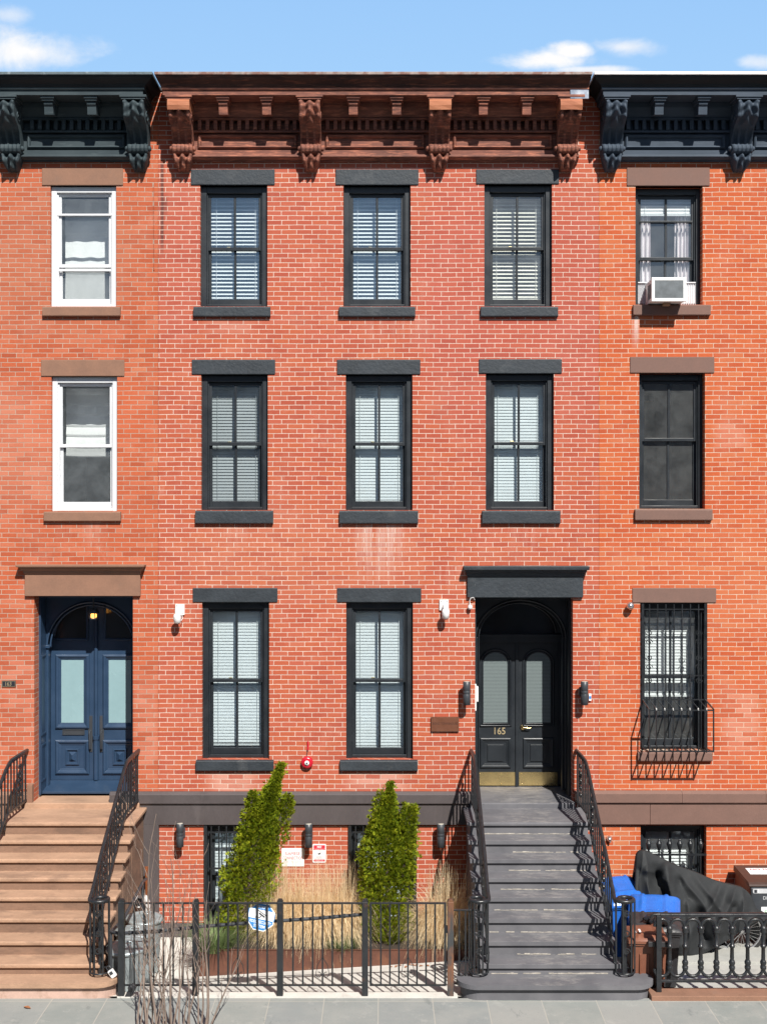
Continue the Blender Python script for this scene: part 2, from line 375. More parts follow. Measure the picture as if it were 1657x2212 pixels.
def dusty_or_hazy(name, fac, dust_haze, amt, tint=(.9,.93,.93), refl=(.8,.9,1)):  # diffuse film: real dust, and haze put in to brighten shaded panes
    m_ = glass(name, fac, tint, refl); t = NT.__new__(NT); t.mat = m_; t.t = m_.node_tree; t.N = t.t.nodes; t.L = t.t.links; t._pos = None
    out = t.N['Material Output']; src = out.inputs[0].links[0].from_socket
    df = t.node('ShaderNodeBsdfDiffuse'); df.inputs[0].default_value = (*dust_haze, 1)
    n = t.noise(t.pos()[0], 3.5, 6, .7); n2 = t.noise(t.pos()[0], 60, 3, .7)
    mx = t.node('ShaderNodeMixShader'); t.put(mx.inputs[0], t.m('ADD', t.ramp(n, .3, .75, amt*.35, amt*1.3), t.ramp(n2, .66, .72, 0, amt)))
    t.L.new(src, mx.inputs[1]); t.L.new(df.outputs[0], mx.inputs[2]); t.L.new(mx.outputs[0], out.inputs[0]); return m_
M['glass'] = dusty_or_hazy('window glass', .24, (.46,.56,.64), .045, (.90,.95,.96), (.62,.82,1))  # bluish haze put into the glass to lighten the shaded blinds behind
M['glass_clear'] = dusty_or_hazy('clear sash glass', .12, (.52,.57,.60), .12)  # thicker pale film put in to lighten the unlit shades behind
M['glass_dusty'] = dusty_or_hazy('dusty old glass', .16, (.52,.54,.54), .10)
M['glass_dim'] = glass('dim window glass', .10, (.55,.58,.58))
def screen_mat():
    t = NT('insect screen'); t.N.remove(t.bsdf)
    tr = t.node('ShaderNodeBsdfTransparent'); df = t.node('ShaderNodeBsdfDiffuse'); df.inputs[0].default_value = (.07,.075,.08,1)
    mx = t.node('ShaderNodeMixShader'); mx.inputs[0].default_value = .42
    t.L.new(tr.outputs[0], mx.inputs[1]); t.L.new(df.outputs[0], mx.inputs[2]); t.L.new(mx.outputs[0], t.N['Material Output'].inputs[0]); return t.mat
M['screen'] = screen_mat()
def foliage(name, stops, rough=.6, trans=.25):
    t = NT(name); c = t.cramp(t.m('ADD', t.m('MULTIPLY', t.island(), .6), t.m('MULTIPLY', t.noise(t.pos()[0], 4.5, 2), .45)), stops)
    t.out(c, rough, 0, .3)
    tl = t.node('ShaderNodeBsdfTranslucent'); t.put(tl.inputs[0], c)
    mx = t.node('ShaderNodeMixShader'); mx.inputs[0].default_value = trans
    t.L.new(t.bsdf.outputs[0], mx.inputs[1]); t.L.new(tl.outputs[0], mx.inputs[2]); t.L.new(mx.outputs[0], t.N['Material Output'].inputs[0]); return t.mat
M['cedar'] = foliage('cedar sprays', [(0, (.055,.10,.012)), (.12, (.20,.12,.04)), (.2, (.09,.15,.012)), (.45, (.21,.285,.014)), (.75, (.42,.45,.024)), (1, (.62,.55,.05))], .6, .45)
M['straw'] = foliage('dry grass', [(0, (.46,.31,.16)), (.35, (.80,.62,.39)), (.8, (.92,.78,.54)), (1, (.95,.87,.70))], .7, .45)
M['sedge'] = foliage('green sedge', [(0, (.03,.075,.02)), (.6, (.085,.16,.05)), (1, (.17,.24,.09))])
M['sage'] = foliage('grey green shrub', [(0, (.09,.13,.05)), (.6, (.19,.26,.10)), (1, (.30,.36,.17))])
def worn_steps():
    t = NT('worn grey step paint'); P, px, py, pz = t.pos()
    base = t.mix(t.ramp(t.noise(P, 3, 4), .35, .65), (.108,.108,.120), (.150,.148,.160))
    cen = t.ramp(t.m('ABSOLUTE', t.m('SUBTRACT', px, 2.05)), .15, .75, 1, 0, True)
    wr = t.noise(t.scale(P, (.6, 1.6, 1)), 8, 6, .75)
    wr = t.m('ADD', t.m('MULTIPLY', wr, .7), t.m('MULTIPLY', t.noise(t.scale(P, (.5, 1.2, 1)), 42, 4, .7), .3))
    msk = t.ramp(t.m('ADD', wr, t.m('MULTIPLY', cen, .11)), .575, .72)
    g = t.node('ShaderNodeNewGeometry'); sp = t.node('ShaderNodeSeparateXYZ'); t.L.new(g.outputs['Normal'], sp.inputs[0])
    up = t.ramp(sp.outputs[2], .6, .9)
    c = t.mix(t.m('MULTIPLY', t.m('MULTIPLY', msk, up), .5), base, (.34,.32,.30))
    t.bump(wr, .2, .006)
    return t.out(c, .68, 0, .35)
M['worn_steps'] = worn_steps()
M['wear_line'] = plain('worn bare stone edge', (.36,.33,.29), .9, var=.45, nscale=20)
def flags():
    t = NT('bluestone flags'); P, px, py, pz = t.pos()
    ux = t.m('ADD', t.m('DIVIDE', t.m('ADD', px, t.m('MULTIPLY', t.noise(P, .7, 2), .02)), .634), .08)
    uy = t.m('DIVIDE', t.m('ADD', py, 3.16), 1.52)
    cx, cy = t.m('FLOOR', ux), t.m('FLOOR', uy)
    fx, fy = t.m('SUBTRACT', ux, cx), t.m('SUBTRACT', uy, cy)
    d = t.m('MINIMUM', t.m('MULTIPLY', t.m('MINIMUM', fx, t.m('SUBTRACT', 1.0, fx)), .634), t.m('MULTIPLY', t.m('MINIMUM', fy, t.m('SUBTRACT', 1.0, fy)), 1.52))
    wn = t.node('ShaderNodeTexWhiteNoise', noise_dimensions='2D'); t.put(wn.inputs['Vector'], t.vec(cx, cy, 0.0))
    c = t.cramp(wn.outputs['Value'], [(0, (.225,.245,.235)), (.35, (.25,.262,.25)), (.6, (.235,.25,.248)), (1, (.285,.288,.275))])
    c = t.mix(t.ramp(t.noise(P, 2.4, 5, .65), .4, .7, 0, .5), c, (.33,.33,.31))
    c = t.mix(t.ramp(t.noise(P, 1.3, 6, .75), .58, .68, 0, .5), c, (.15,.165,.165))
    c = t.mix(t.ramp(t.noise(P, 60, 2), .66, .7, 0, .5), c, (.12,.12,.12))
    c = t.mix(t.ramp(t.noise(P, 5, 5, .8), .68, .73, 0, .4), c, (.42,.42,.40))
    c = t.mix(t.ramp(t.m('ADD', d, t.m('MULTIPLY', t.noise(P, 25, 3), .006)), .006, .011, 1, 0), c, (.36,.345,.31))
    c = t.mix(t.ramp(t.noise(P, 3.3, 7, .8), .56, .64, 0, .4), c, (.40,.395,.37))
    c = t.mix(t.ramp(t.noise(t.scale(P,(1,.4,1)), 2.1, 6, .75), .60, .66, 0, .5), c, (.135,.15,.15))
    t.bump(t.m('ADD', t.noise(P, 18, 4), t.ramp(d, .003, .012)), .25, .006)
    return t.out(c, .72, 0, .35)
M['flags'] = flags()
M['concrete_pale'] = plain('pale concrete', (.58,.56,.52), .85, var=.1, nscale=4, bump=.2, bscale=70, dirt=((.38,.36,.33), .56, .5))
M['concrete'] = plain('yard concrete', (.36,.36,.335), .85, var=.14, nscale=3, bump=.25, bscale=60, dirt=((.24,.24,.23), .55, .5))
M['asphalt'] = plain('asphalt', (.05,.05,.052), .9, var=.25, nscale=8, bump=.4, bscale=120)
M['earth'] = plain('earth', (.11,.10,.085), .95, var=.3, nscale=3)
M['roof'] = plain('roof felt', (.10,.10,.10), .9)
M['dark_pane'] = plain('dark pane', (.022,.026,.031), .08, spec=.6)
M['lantern_glow'] = None
def glow():
    t = NT('warm lamp glow'); t.bsdf.inputs['Emission Color'].default_value = (1,.42,.08,1); t.bsdf.inputs['Emission Strength'].default_value = 2.5
    return t.out((.6,.3,.1), .4)
M['lantern_glow'] = glow()
# ================================================================ row houses
Z0, ZT = -.46, 11.72
def shell(house, x0, x1, openings, bm):
    """brick front with real openings and reveals, plus sides, back and roof"""
    w = MB()
    xs = sorted({x0, x1, *[q for o in openings for q in (o[0], o[1])]})
    zs = sorted({Z0, ZT, *[q for o in openings for q in (o[2], o[3])]})
    for i in range(len(xs)-1):
        for j in range(len(zs)-1):
            cx, cz = (xs[i]+xs[i+1])/2, (zs[j]+zs[j+1])/2
            if any(o[0] < cx < o[1] and o[2] < cz < o[3] for o in openings): continue
            w.add([(xs[i],0,zs[j]),(xs[i+1],0,zs[j]),(xs[i+1],0,zs[j+1]),(xs[i],0,zs[j+1])], [(0,1,2,3)])
    for (a, b, c, d, dep, bd) in openings:
        e = bd                                   # brick return, then plain
        w.add([(a,0,c),(a,e,c),(a,e,d),(a,0,d)], [(0,1,2,3)]); w.add([(b,0,c),(b,e,c),(b,e,d),(b,0,d)], [(3,2,1,0)])
        w.add([(a,0,d),(b,0,d),(b,e,d),(a,e,d)], [(0,1,2,3)]); w.add([(a,0,c),(b,0,c),(b,e,c),(a,e,c)], [(3,2,1,0)])
        if dep > e:
            w.add([(a,e,c),(a,dep,c),(a,dep,d),(a,e,d)], [(0,1,2,3)], 1); w.add([(b,e,c),(b,dep,c),(b,dep,d),(b,e,d)], [(3,2,1,0)], 1)
            w.add([(a,e,d),(b,e,d),(b,dep,d),(a,dep,d)], [(0,1,2,3)], 1); w.add([(a,e,c),(b,e,c),(b,dep,c),(a,dep,c)], [(3,2,1,0)], 1)
    yb = 9.0
    w.add([(x0,0,Z0),(x0,yb,Z0),(x0,yb,ZT),(x0,0,ZT)], [(0,1,2,3)]); w.add([(x1,0,Z0),(x1,yb,Z0),(x1,yb,ZT),(x1,0,ZT)], [(3,2,1,0)])
    w.add([(x0,yb,Z0),(x1,yb,Z0),(x1,yb,ZT),(x0,yb,ZT)], [(0,1,2,3)])
    w.build('wall', [bm, M['interior']], house)
    r = MB(); r.box(x0-.002, x1+.002, -.02, yb+.01, ZT+.002, ZT+.05); r.build('roof', M['roof'], house)
    rm = MB()                                    # a plain room behind each window
    for (a, b, c, d, dep, bd) in openings:
        if dep < .5:
            p, q, s, t = a-.35, b+.35, c-.5, d+.25
            V = [(p,dep+.02,s),(q,dep+.02,s),(q,3.4,s),(p,3.4,s),(p,dep+.02,t),(q,dep+.02,t),(q,3.4,t),(p,3.4,t)]
            rm.add(V, [(0,1,2,3),(4,7,6,5),(2,6,7,3),(0,3,7,4),(1,5,6,2)])
    rm.build('interior', M['interior'], house)

def slats(mb, x0, x1, zt, zb, y, tilt, pitch=.046, w=.05):
    n = int((zt-zb-.05)/pitch); a = R(tilt)
    mb.box(x0, x1, y-.03, y+.03, zt-.045, zt)
    for i in range(n):
        zc = zt-.06-pitch*i; j = rnd(-.0012, .0012); aa = a + rnd(-.035, .035)
        pts = [(-.5, 0), (0, .0045), (.5, 0)]
        vs = []
        for (s, c) in pts:
            yy = y + s*w*math.cos(aa) - c*math.sin(aa); zz = zc + j + s*w*math.sin(aa) + c*math.cos(aa)
            vs += [(x0, yy, zz), (x1, yy, zz)]
        mb.add(vs, [(0,1,3,2),(2,3,5,4)], 0, True)
    mb.box(x0, x1, y-.025, y+.025, zb, zb+.022)
    for f in (.13, .87):
        xx = x0+(x1-x0)*f
        mb.box(xx-.0025, xx+.0025, y-.031, y-.028, zb, zt-.045)

def sash_window(house, x0, x1, z0, z1, style, lintel=None, sill=None, shade=('blind', 60, .0), stone=None, mid=None, sill_mat=None):
    tr = {'black': M['black_trim'], 'white': M['white_vinyl'], 'plain': M['black_trim']}[style]
    cw = {'black': .082, 'white': .075, 'plain': .06}[style]; cy = {'black': .072, 'white': .05, 'plain': .13}[style]
    hd = {'black': .095, 'white': .085, 'plain': .09}[style]
    f = MB()
    f.box(x0+.002, x0+cw, cy, .29, z0, z1-.002); f.box(x1-cw, x1-.002, cy, .29, z0, z1-.002)
    f.box(x0+cw, x1-cw, cy+.002, .29, z1-hd, z1-.003); f.box(x0+cw, x1-cw, cy+.02, .29, z0+.002, z0+.045)
    # stop mouldings
    f.box(x0+cw, x0+cw+.02, cy+.03, .10+cy, z0+.045, z1-hd); f.box(x1-cw-.02, x1-cw, cy+.03, .10+cy, z0+.045, z1-hd)
    win = f.build('window', tr, house, bevel=.004)
    a, b, c, d = x0+cw+.012, x1-cw-.012, z0+.046, z1-hd-.002
    mz = mid if mid is not None else c+(d-c)*.505
    yu, yl = cy+.055, cy+.10
    st, two = .043, style != 'white'
    for (q0, q1, y, bot, top) in ((mz-.024, d, yu, .046, .045), (c, mz+.022, yl, .085, .040)):
        s = MB()
        s.box(a, a+st, y, y+.036, q0, q1); s.box(b-st, b, y, y+.036, q0, q1)
        s.box(a+st, b-st, y+.001, y+.035, q0, q0+bot); s.box(a+st, b-st, y+.001, y+.035, q1-top, q1)
        if two: s.box((a+b)/2-.016, (a+b)/2+.016, y+.003, y+.033, q0+bot, q1-top)
        s.build('sash', tr, win, bevel=.003)
    g = MB()
    for (q0, q1, y) in ((mz, d, yu+.018), (c, mz, yl+.018)):
        g.add([(a+.01,y,q0),(b-.01,y,q0),(b-.01,y,q1),(a+.01,y,q1)], [(0,1,2,3)])
    g.build('pane', M['glass_clear' if len(shade) > 6 and shade[6] == 'slat_cream' else {'black': 'glass', 'white': 'glass_clear', 'plain': 'glass_dusty'}[style]], win)
    if two and style == 'black':
        lk = MB(); lk.box((a+b)/2-.12, (a+b)/2-.07, yu+.037, yl+.02, mz+.023, mz+.04); lk.build('sash_lock', M['brass'], win, bevel=.004)
    if lintel:
        l = MB(); l.box(lintel[0], lintel[1], -.016, .12, z1, lintel[2]); l.build('lintel', stone, win, bevel=.010)
    if sill:
        l = MB(); l.prism([(-.058, sill[2]), (-.058, z0-.012), (.06, z0-.001), (.06, sill[2])], 'x', sill[0], sill[1])
        l.build('sill', sill_mat or stone, win, bevel=.014)
    k = shade[0]
    if k == 'blind':
        m_ = MB(); slats(m_, a+.005, b-.005, d+.04, c+.05+shade[2], .40 if style == 'plain' else .285, shade[1], *(shade[4:6] or (.0445, .052))); m_.build('blind', M[shade[6]] if len(shade) > 6 else M['slat'], win)
    elif k == 'roman':                           # soft shade down to a height, in stacked folds
        zb = c+(d-c)*shade[1]; d += .02; m_ = MB(); nf = shade[2]
        def fn(u, v):
            z = d+.03-(d+.03-zb)*v; ph = (v*nf) % 1
            sag = .012*math.sin(PI*u)*v
            return Vector((a-.03+(b-a-.02)*u, .60-.03*ph**.6-.006*math.sin(6*PI*u+v*9), z-sag))
        m_.grid(fn, 14, 60); m_.build('shade', M['cloth_white'], win)
    elif k == 'curtains':
        for (p, q) in ((a-.02, a+(b-a)*.25), (a+(b-a)*.69, b-.06)):
            m_ = MB()
            def fn(u, v, p=p, q=q): return Vector((p+(q-p)*u, .29+.028*math.sin(u*PI*7+1.2*math.sin(v*3)), d-.27-(d-.27-c)*v))
            m_.grid(fn, 56, 10); m_.build('curtain', M['curtain'], win)
        m_ = MB(); slats(m_, a+.01, b-.01, d+.02, d-.28, .235, 70); m_.build('blind', M['slat'], win)
    if len(shade) > 3 and shade[3]:
        m_ = MB(); m_.add([(a+.02,yl+.05,c),(b-.02,yl+.05,c),(b-.02,yl+.05,mz),(a+.02,yl+.05,mz)], [(0,1,2,3)]); m_.build('insect_screen', M['screen'], win)
    return win

def cornice(house, xc0, xc1, xf0, xf1, brackets, mods, paint, edge, crown, patches=(), lit_noses=()):
    """bracketed timber cornice: crown with returned ends, soffit, dentils and a panelled frieze"""
    prof = [(.50,11.488),(.50,11.552),(.525,11.56),(.525,11.585),(.535,11.592),(.55,11.62),(.585,11.645),(.615,11.662),(.64,11.690),(.648,11.712)]
    c = MB(); cm = MB(); vs, fs = [], []
    for (p, z) in prof:
        e = (p-.5)/.148
        l, r = xf0+(xc0-xf0)*e, xf1+(xc1-xf1)*e
        vs += [(l,0,z),(l,-p,z),(r,-p,z),(r,0,z)]
    for k in range(len(prof)-1):
        for j in range(3): fs.append((4*k+j, 4*k+j+1, 4*k+5+j, 4*k+4+j))
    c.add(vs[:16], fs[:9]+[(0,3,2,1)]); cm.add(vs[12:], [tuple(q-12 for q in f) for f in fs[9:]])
    # frieze body behind
    body = [(.02,11.486),(-.21,11.486),(-.19,11.42),(-.12,11.33),(-.10,11.30),(-.115,11.295),(-.115,11.272),(-.012,11.268),(-.012,11.128),
            (-.105,11.122),(-.105,11.098),(-.040,11.092),(-.040,10.855),(-.075,10.85),(-.075,10.785),(-.125,10.775),(-.130,10.745),(-.10,10.725),(-.05,10.712),(-.05,10.700),(.02,10.700)]
    c.prism([(y, z) for y, z in body], 'x', xf0+.07, xf1-.07)
    co = c.build('cornice', paint, house)
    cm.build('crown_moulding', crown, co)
    e = MB(); e.box(xc0-.01, xc1+.01, -.664, .02, 11.712, 11.752); e.build('roof_edge', edge, co, bevel=.006)
    d = MB(); bs = sorted(brackets)
    bays = list(zip([xf0-.05]+bs, bs+[xf1+.05]))
    for (p, q) in bays:
        p, q = p+.17, q-.17
        if q-p < .4: continue
        n = int((q-p)/.1125); s0 = p+((q-p)-n*.1125)/2+.056
        for i in range(n): d.box(s0+i*.1125-.026, s0+i*.1125+.026, -.112, -.012, 11.132, 11.268)
    d.build('dentil_band', paint, co, bevel=.003)
    for (p, q) in bays:
        pn = MB()
        p, q = p+.20, q-.20
        if q-p < .4: continue
        z0, z1 = 10.872, 11.075
        pn.moulding_ring(p, q, z0, z1, [(0,-.04),(.004,-.075),(.02,-.092),(.036,-.082),(.045,-.06),(.05,-.04)])
        pn.build('frieze_panel', paint, co)
    m0 = None
    for x in mods:
        if m0 is None:
            k = MB(); k.box(-.095,.095,-.475,-.13,11.452,11.4875); k.box(-.083,.083,-.455,-.14,11.425,11.452)
            k.prism([(-.425,11.425),(-.425,11.385),(-.40,11.36),(-.385,11.25),(-.16,11.30),(-.16,11.425)], 'x', -.061, .061)
            m0 = k.build('modillion', paint, co, bevel=.005); m0.location.x = x
        else:
            q = m0.copy(); COL.objects.link(q); q.location.x = x
    b0 = None
    for x in bs:
        if b0 is None:
            b0 = bracket(co, paint); b0.location.x = x
        else:
            q = b0.copy(); COL.objects.link(q); q.location.x = x
    for x in lit_noses:  # orange shell added over the bracket nose so its colour looks sunlit
        k = MB(); pf = [p for p in BPROF if p[1] > 11.25]
        V = []
        for (y, z) in pf: V += [(x-.152, -.02, z), (x-.152, y-.040+rnd(-.004,.004), z+rnd(-.006,.0)), (x, y-.044+rnd(-.006,.006), z+rnd(-.008,.0)), (x+.152, y-.040+rnd(-.004,.004), z+rnd(-.006,0)), (x+.152, -.02, z)]
        k.add(V, [(5*j+i, 5*j+5+i, 5*j+6+i, 5*j+1+i) for j in range(len(pf)-1) for i in range(4)]); k.build('lit_nose_shell', M['cornice_lit_nose'], co)
    for (x0, x1, y0, y1, z0, z1, m_, nm) in patches:
        k = MB(); k.box(x0, x1, y0, y1, z0, z1); k.build(nm, m_, co, bevel=.004)
    return co
BPROF = [(-.468,11.43),(-.492,11.40),(-.495,11.34),(-.48,11.28),(-.44,11.215),(-.37,11.155),(-.29,11.10),(-.225,11.04),(-.19,10.98),(-.17,10.93),(-.165,10.905),
         (-.20,10.895),(-.225,10.865),(-.23,10.83),(-.21,10.79),(-.175,10.77),(-.165,10.765),(-.185,10.745),(-.195,10.70),(-.185,10.655),(-.155,10.61),(-.11,10.575),(-.05,10.555),(-.01,10.55)]
def bracket(parent, paint):
    b = MB(); P = []
    for i in range(len(BPROF)-1):
        for k in range(3):
            t = k/3; P.append((BPROF[i][0]*(1-t)+BPROF[i+1][0]*t, BPROF[i][1]*(1-t)+BPROF[i+1][1]*t))
    P.append(BPROF[-1]); n = len(P); nu = 24
    def half(z):
        return .145 if z > 10.77 else .135 - .062*((10.77-z)/.22)**1.6
    def disp(u, z):
        s = u*2-1
        if z > 11.08:                            # acanthus: splayed ribs
            k = (11.43-z)/.35
            r = math.cos(s*PI*(2.6-.5*k)+ .0); edge = .02*abs(s)**3*math.sin(k*PI*4)
            return .034*r*(.35+.65*math.sin(min(1, k)*PI)) + edge + .016*math.sin(k*PI*6-abs(s)*6)
        if z > 10.90: return -.04 if abs(((u*3.0) % 1)-.5) < .27 else .0
        if z > 10.765: return .024*abs(math.sin(u*PI*5))-.008
        k = (10.765-z)/.21
        return .040*math.cos(s*PI*2.5-.0)*(1-k*.5) + .02*math.sin(k*PI*3-abs(s)*4)
    vs = []
    for (y, z) in P:
        for i in range(nu+1):
            u = i/nu; vs.append((half(z)*(u*2-1), y-disp(u, z), z))
    w = nu+1
    b.add(vs, [(j*w+i, (j+1)*w+i, (j+1)*w+i+1, j*w+i+1) for j in range(n-1) for i in range(nu)], 0, True)
    for sgn, i in ((-1, 0), (1, nu)):
        sv = []
        for j, (y, z) in enumerate(P): sv += [vs[j*w+i], (sgn*half(z), .0, z)]
        b.add(sv, [(2*j, 2*j+1, 2*j+3, 2*j+2) for j in range(n-1)])
    b.box(-.185, .185, -.525, -.05, 11.456, 11.4875); b.box(-.165, .165, -.51, -.05, 11.43, 11.456)
    for sgn in (-1, 1):
        b.lathe([(.001,-.03),(.03,-.022),(.04,0),(.03,.022),(.001,.03)], (sgn*.16, -.155, 10.845), 10, axis='x')
        pts = []
        for k in range(26):                      # side scroll
            a = k/25*PI*3.0; r = .085*(1-k/34)
            pts.append((sgn*.147, -.28+r*math.cos(a)*1.2, 11.25+r*math.sin(a)))
        b.tube(pts, .010, 5)
    return b.build('bracket', paint, parent)

def hood(door, xa, xb, ca, cb, z0, zc, z1, m_):
    h = MB(); h.box(xa, xb, -.055, .2, z0, zc)
    prof = [(.06,zc),(.075,zc+.012),(.085,zc+.05),(.12,zc+.075),(.128,zc+.10),(.165,zc+.105),(.17,z1-.01),(.165,z1)]
    vs, fs = [], []
    e0 = (xa-ca)/.11; e1 = (cb-xb)/.11
    for (p, z) in prof:
        l, r = xa-(p-.06)*e0, xb+(p-.06)*e1
        vs += [(l,0,z),(l,-p,z),(r,-p,z),(r,0,z)]
    for k in range(len(prof)-1):
        for j in range(3): fs.append((4*k+j, 4*k+j+1, 4*k+5+j, 4*k+4+j))
    t = 4*(len(prof)-1); fs += [(t,t+1,t+2,t+3), (0,3,2,1)]
    h.add(vs, fs); return h.build('door_hood', m_, door, bevel=.005)

def arch_plate(mb, x0, x1, zs, zt, rx, rz, y0, y1, n=40):
    """panel with a round-headed opening"""
    cx = (x0+x1)/2; P = []
    for k in range(n+1):
        a = PI - PI*k/n; P.append((cx+rx*math.cos(a), zs+rz*math.sin(a)))
    for k in range(n):
        (xa, za), (xb, zb) = P[k], P[k+1]
        mb.add([(xa,y0,za),(xb,y0,zb),(xb,y0,zt),(xa,y0,zt),(xa,y1,za),(xb,y1,zb)], [(0,1,2,3),(0,4,5,1)])
    if rx < (x1-x0)/2-.005:
        mb.box(x0, cx-rx, y0, y1, zs, zt); mb.box(cx+rx, x1, y0, y1, zs, zt)
def arc_tube(mb, cx, zs, rx, rz, y, r, n=36, a0=0, a1=PI, legs=0):
    pts = [(cx+rx*math.cos(a0+(a1-a0)*k/n), y, zs+rz*math.sin(a0+(a1-a0)*k/n)) for k in range(n+1)]
    if legs: pts = [(cx+rx, y, zs-legs)]+pts+[(cx-rx, y, zs-legs)]
    mb.tube(pts, r, 6)
PROF_RAISED = [(-.002,-.001),(.0,-.018),(.014,-.026),(.03,-.022),(.044,-.010),(.058,-.008),(.066,.0)]

# ---------------------------------------------------------------- middle house
def op(sx0, sx1, sy0, sy1, dep=.30, bd=.30): return (X(sx0), X(sx1), Z(sy1), Z(sy0), dep, bd)
XM0, XM1 = X(343), X(1293)
mid_rows = [
    [(433,578,400,662, 413,594,366, 420,585,685), (742,887,400,662, 725,904,366, 733,897,685), (1046,1192,398,662, 1028,1207,366, 1038,1204,685)],
    [(435,579,809,1102, 415,595,777, 424,591,1131), (747,891,809,1102, 728,908,777, 734,903,1131), (1049,1196,807,1102, 1034,1213,776, 1041,1209,1131)],
    [(437,582,1301,1640, 417,600,1270, 425,592,1664), (748,892,1301,1640, 728,910,1270, 735,902,1664)]]
DX0, DX1, DZ0, DZ1 = X(1026), X(1237), 1.47, Z(1290)
base_mid = [(X(441),X(589),-.40,Z(1780),.30,.30), (X(752),X(900),-.40,Z(1780),.30,.30)]
mh = thing('row_house', 'red brick row house with black window trim, peeling brown cornice and black arched double door', 'house', (0,0,0))
shell(mh, XM0, XM1, [op(*w[:4]) for r in mid_rows for w in r] + [(DX0,DX1,DZ0,DZ1,.92,.16)] + base_mid, M['brick_mid'])
for ri, r in enumerate(mid_rows):
    for ci, w in enumerate(r):
        tilt = ((39, 41, 36), (63, 70, 72), (70, 72, 70))[ri][ci]; gap = ((.0, .0, .04), (.03, .0, .01), (.05, .015, 0))[ri][ci]
        if ri == 0 and ci == 2: gap = .04
        sash_window(mh, X(w[0]), X(w[1]), Z(w[3]), Z(w[2]), 'black', (X(w[4]), X(w[5]), Z(w[6])), (X(w[7]), X(w[8]), Z(w[9])), ('blind', tilt, gap, False, *((.0555, .05) if ri == 0 else (.0445, .052)), (('slat_bright','slat_bright','slat_cream'), ('slat_grey','slat','slat'), ('slat',)*3)[ri][ci]), M['black_stone'])
for (a, b, c, d, _, _) in base_mid:
    sash_window(mh, a, b, c, d, 'black', None, None, ('blind', 70, 0), M['black_stone'], mid=c+(d-c)*.54)
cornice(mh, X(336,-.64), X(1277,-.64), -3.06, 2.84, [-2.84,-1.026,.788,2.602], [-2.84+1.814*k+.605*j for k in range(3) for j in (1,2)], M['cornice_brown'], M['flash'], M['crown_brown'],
    patches=[(X(1231,-.5),X(1271,-.5),-.515,-.499,11.43,11.565,M['chrome'],'metal_patch')], lit_noses=(-2.84,.788,2.602))
# plinth band, strip and base (painted)
pl = MB()
xl = X(296)
pl.box(X(240), X(1034), -.052, .0, Z(1780), Z(1737)); pl.prism([(-.085,Z(1733)),(-.085,Z(1714)),(-.04,Z(1709)),(0,Z(1709)),(0,Z(1737)),(-.053,Z(1737))], 'x', X(240), X(1034))
pl.box(X(300), X(345), -.050, .0, -.44, Z(1780)); pl.box(X(345), X(441), -.048, 0, -.44, Z(1993)); pl.box(X(589), X(752), -.048, 0, -.44, Z(1993)); pl.box(X(900), 1.2, -.048, 0, -.44, Z(1993))
pl.build('plinth', M['plinth_dark'], mh, bevel=.004)
# black double door in a deep arched vestibule
YD = .90
d = MB()
for x0, x1 in ((DX0+.001, DX0+.03), (DX1-.03, DX1-.001)): d.box(x0, x1, .165, YD, 1.6, DZ1-.002)
d.box(DX0+.03, DX1-.03, .165, YD, DZ1-.04, DZ1-.003)
dw, cxm = DX1-DX0, (DX0+DX1)/2
arch_plate(d, DX0+.03, DX1-.03, 3.86, DZ1-.04, dw/2-.035, .56, .40, .55)
arc_tube(d, cxm, 3.86, dw/2-.04, .555, .395, .018, legs=2.2); arc_tube(d, cxm, 3.86, dw/2-.085, .51, .41, .012, legs=2.2)
for s in (-1, 1): d.box(cxm+s*(dw/2-.06)-.03, cxm+s*(dw/2-.06)+.03, .42, .55, 1.62, 3.86)
arch_plate(d, DX0+.03, DX1-.03, 3.88, DZ1-.04, .575, .45, YD-.05, YD+.02)
arc_tube(d, cxm, 3.88, .58, .455, YD-.055, .016)
d.box(DX0+.03, DX1-.03, YD-.06, YD+.03, 3.74, 3.83); d.box(DX0+.03, DX1-.03, YD-.08, YD+.02, 3.83, 3.865)
for x0 in (DX0+.03, DX1-.07): d.box(x0, x0+.04, YD-.03, YD+.04, 1.60, 3.74)
door = d.build('door', M['black_trim'], mh, bevel=.004)
fl = MB(); fl.box(DX0+.03, DX1-.03, YD+.022, YD+.03, 3.86, DZ1-.04); fl.build('fanlight', M['dark_pane'], door)
def arched_panel(mb, x0, x1, z0, z1, y, mi=0, n=18, t=.004):
    r = (x1-x0)/2; cx = (x0+x1)/2; zs = z1-r*.92
    poly = [(x0,z0),(x1,z0)]+[(cx+r*math.cos(PI*k/n), zs+r*.92*math.sin(PI*k/n)) for k in range(n+1)]
    mb.prism(poly, 'y', y-t, y+.01, mi); return poly
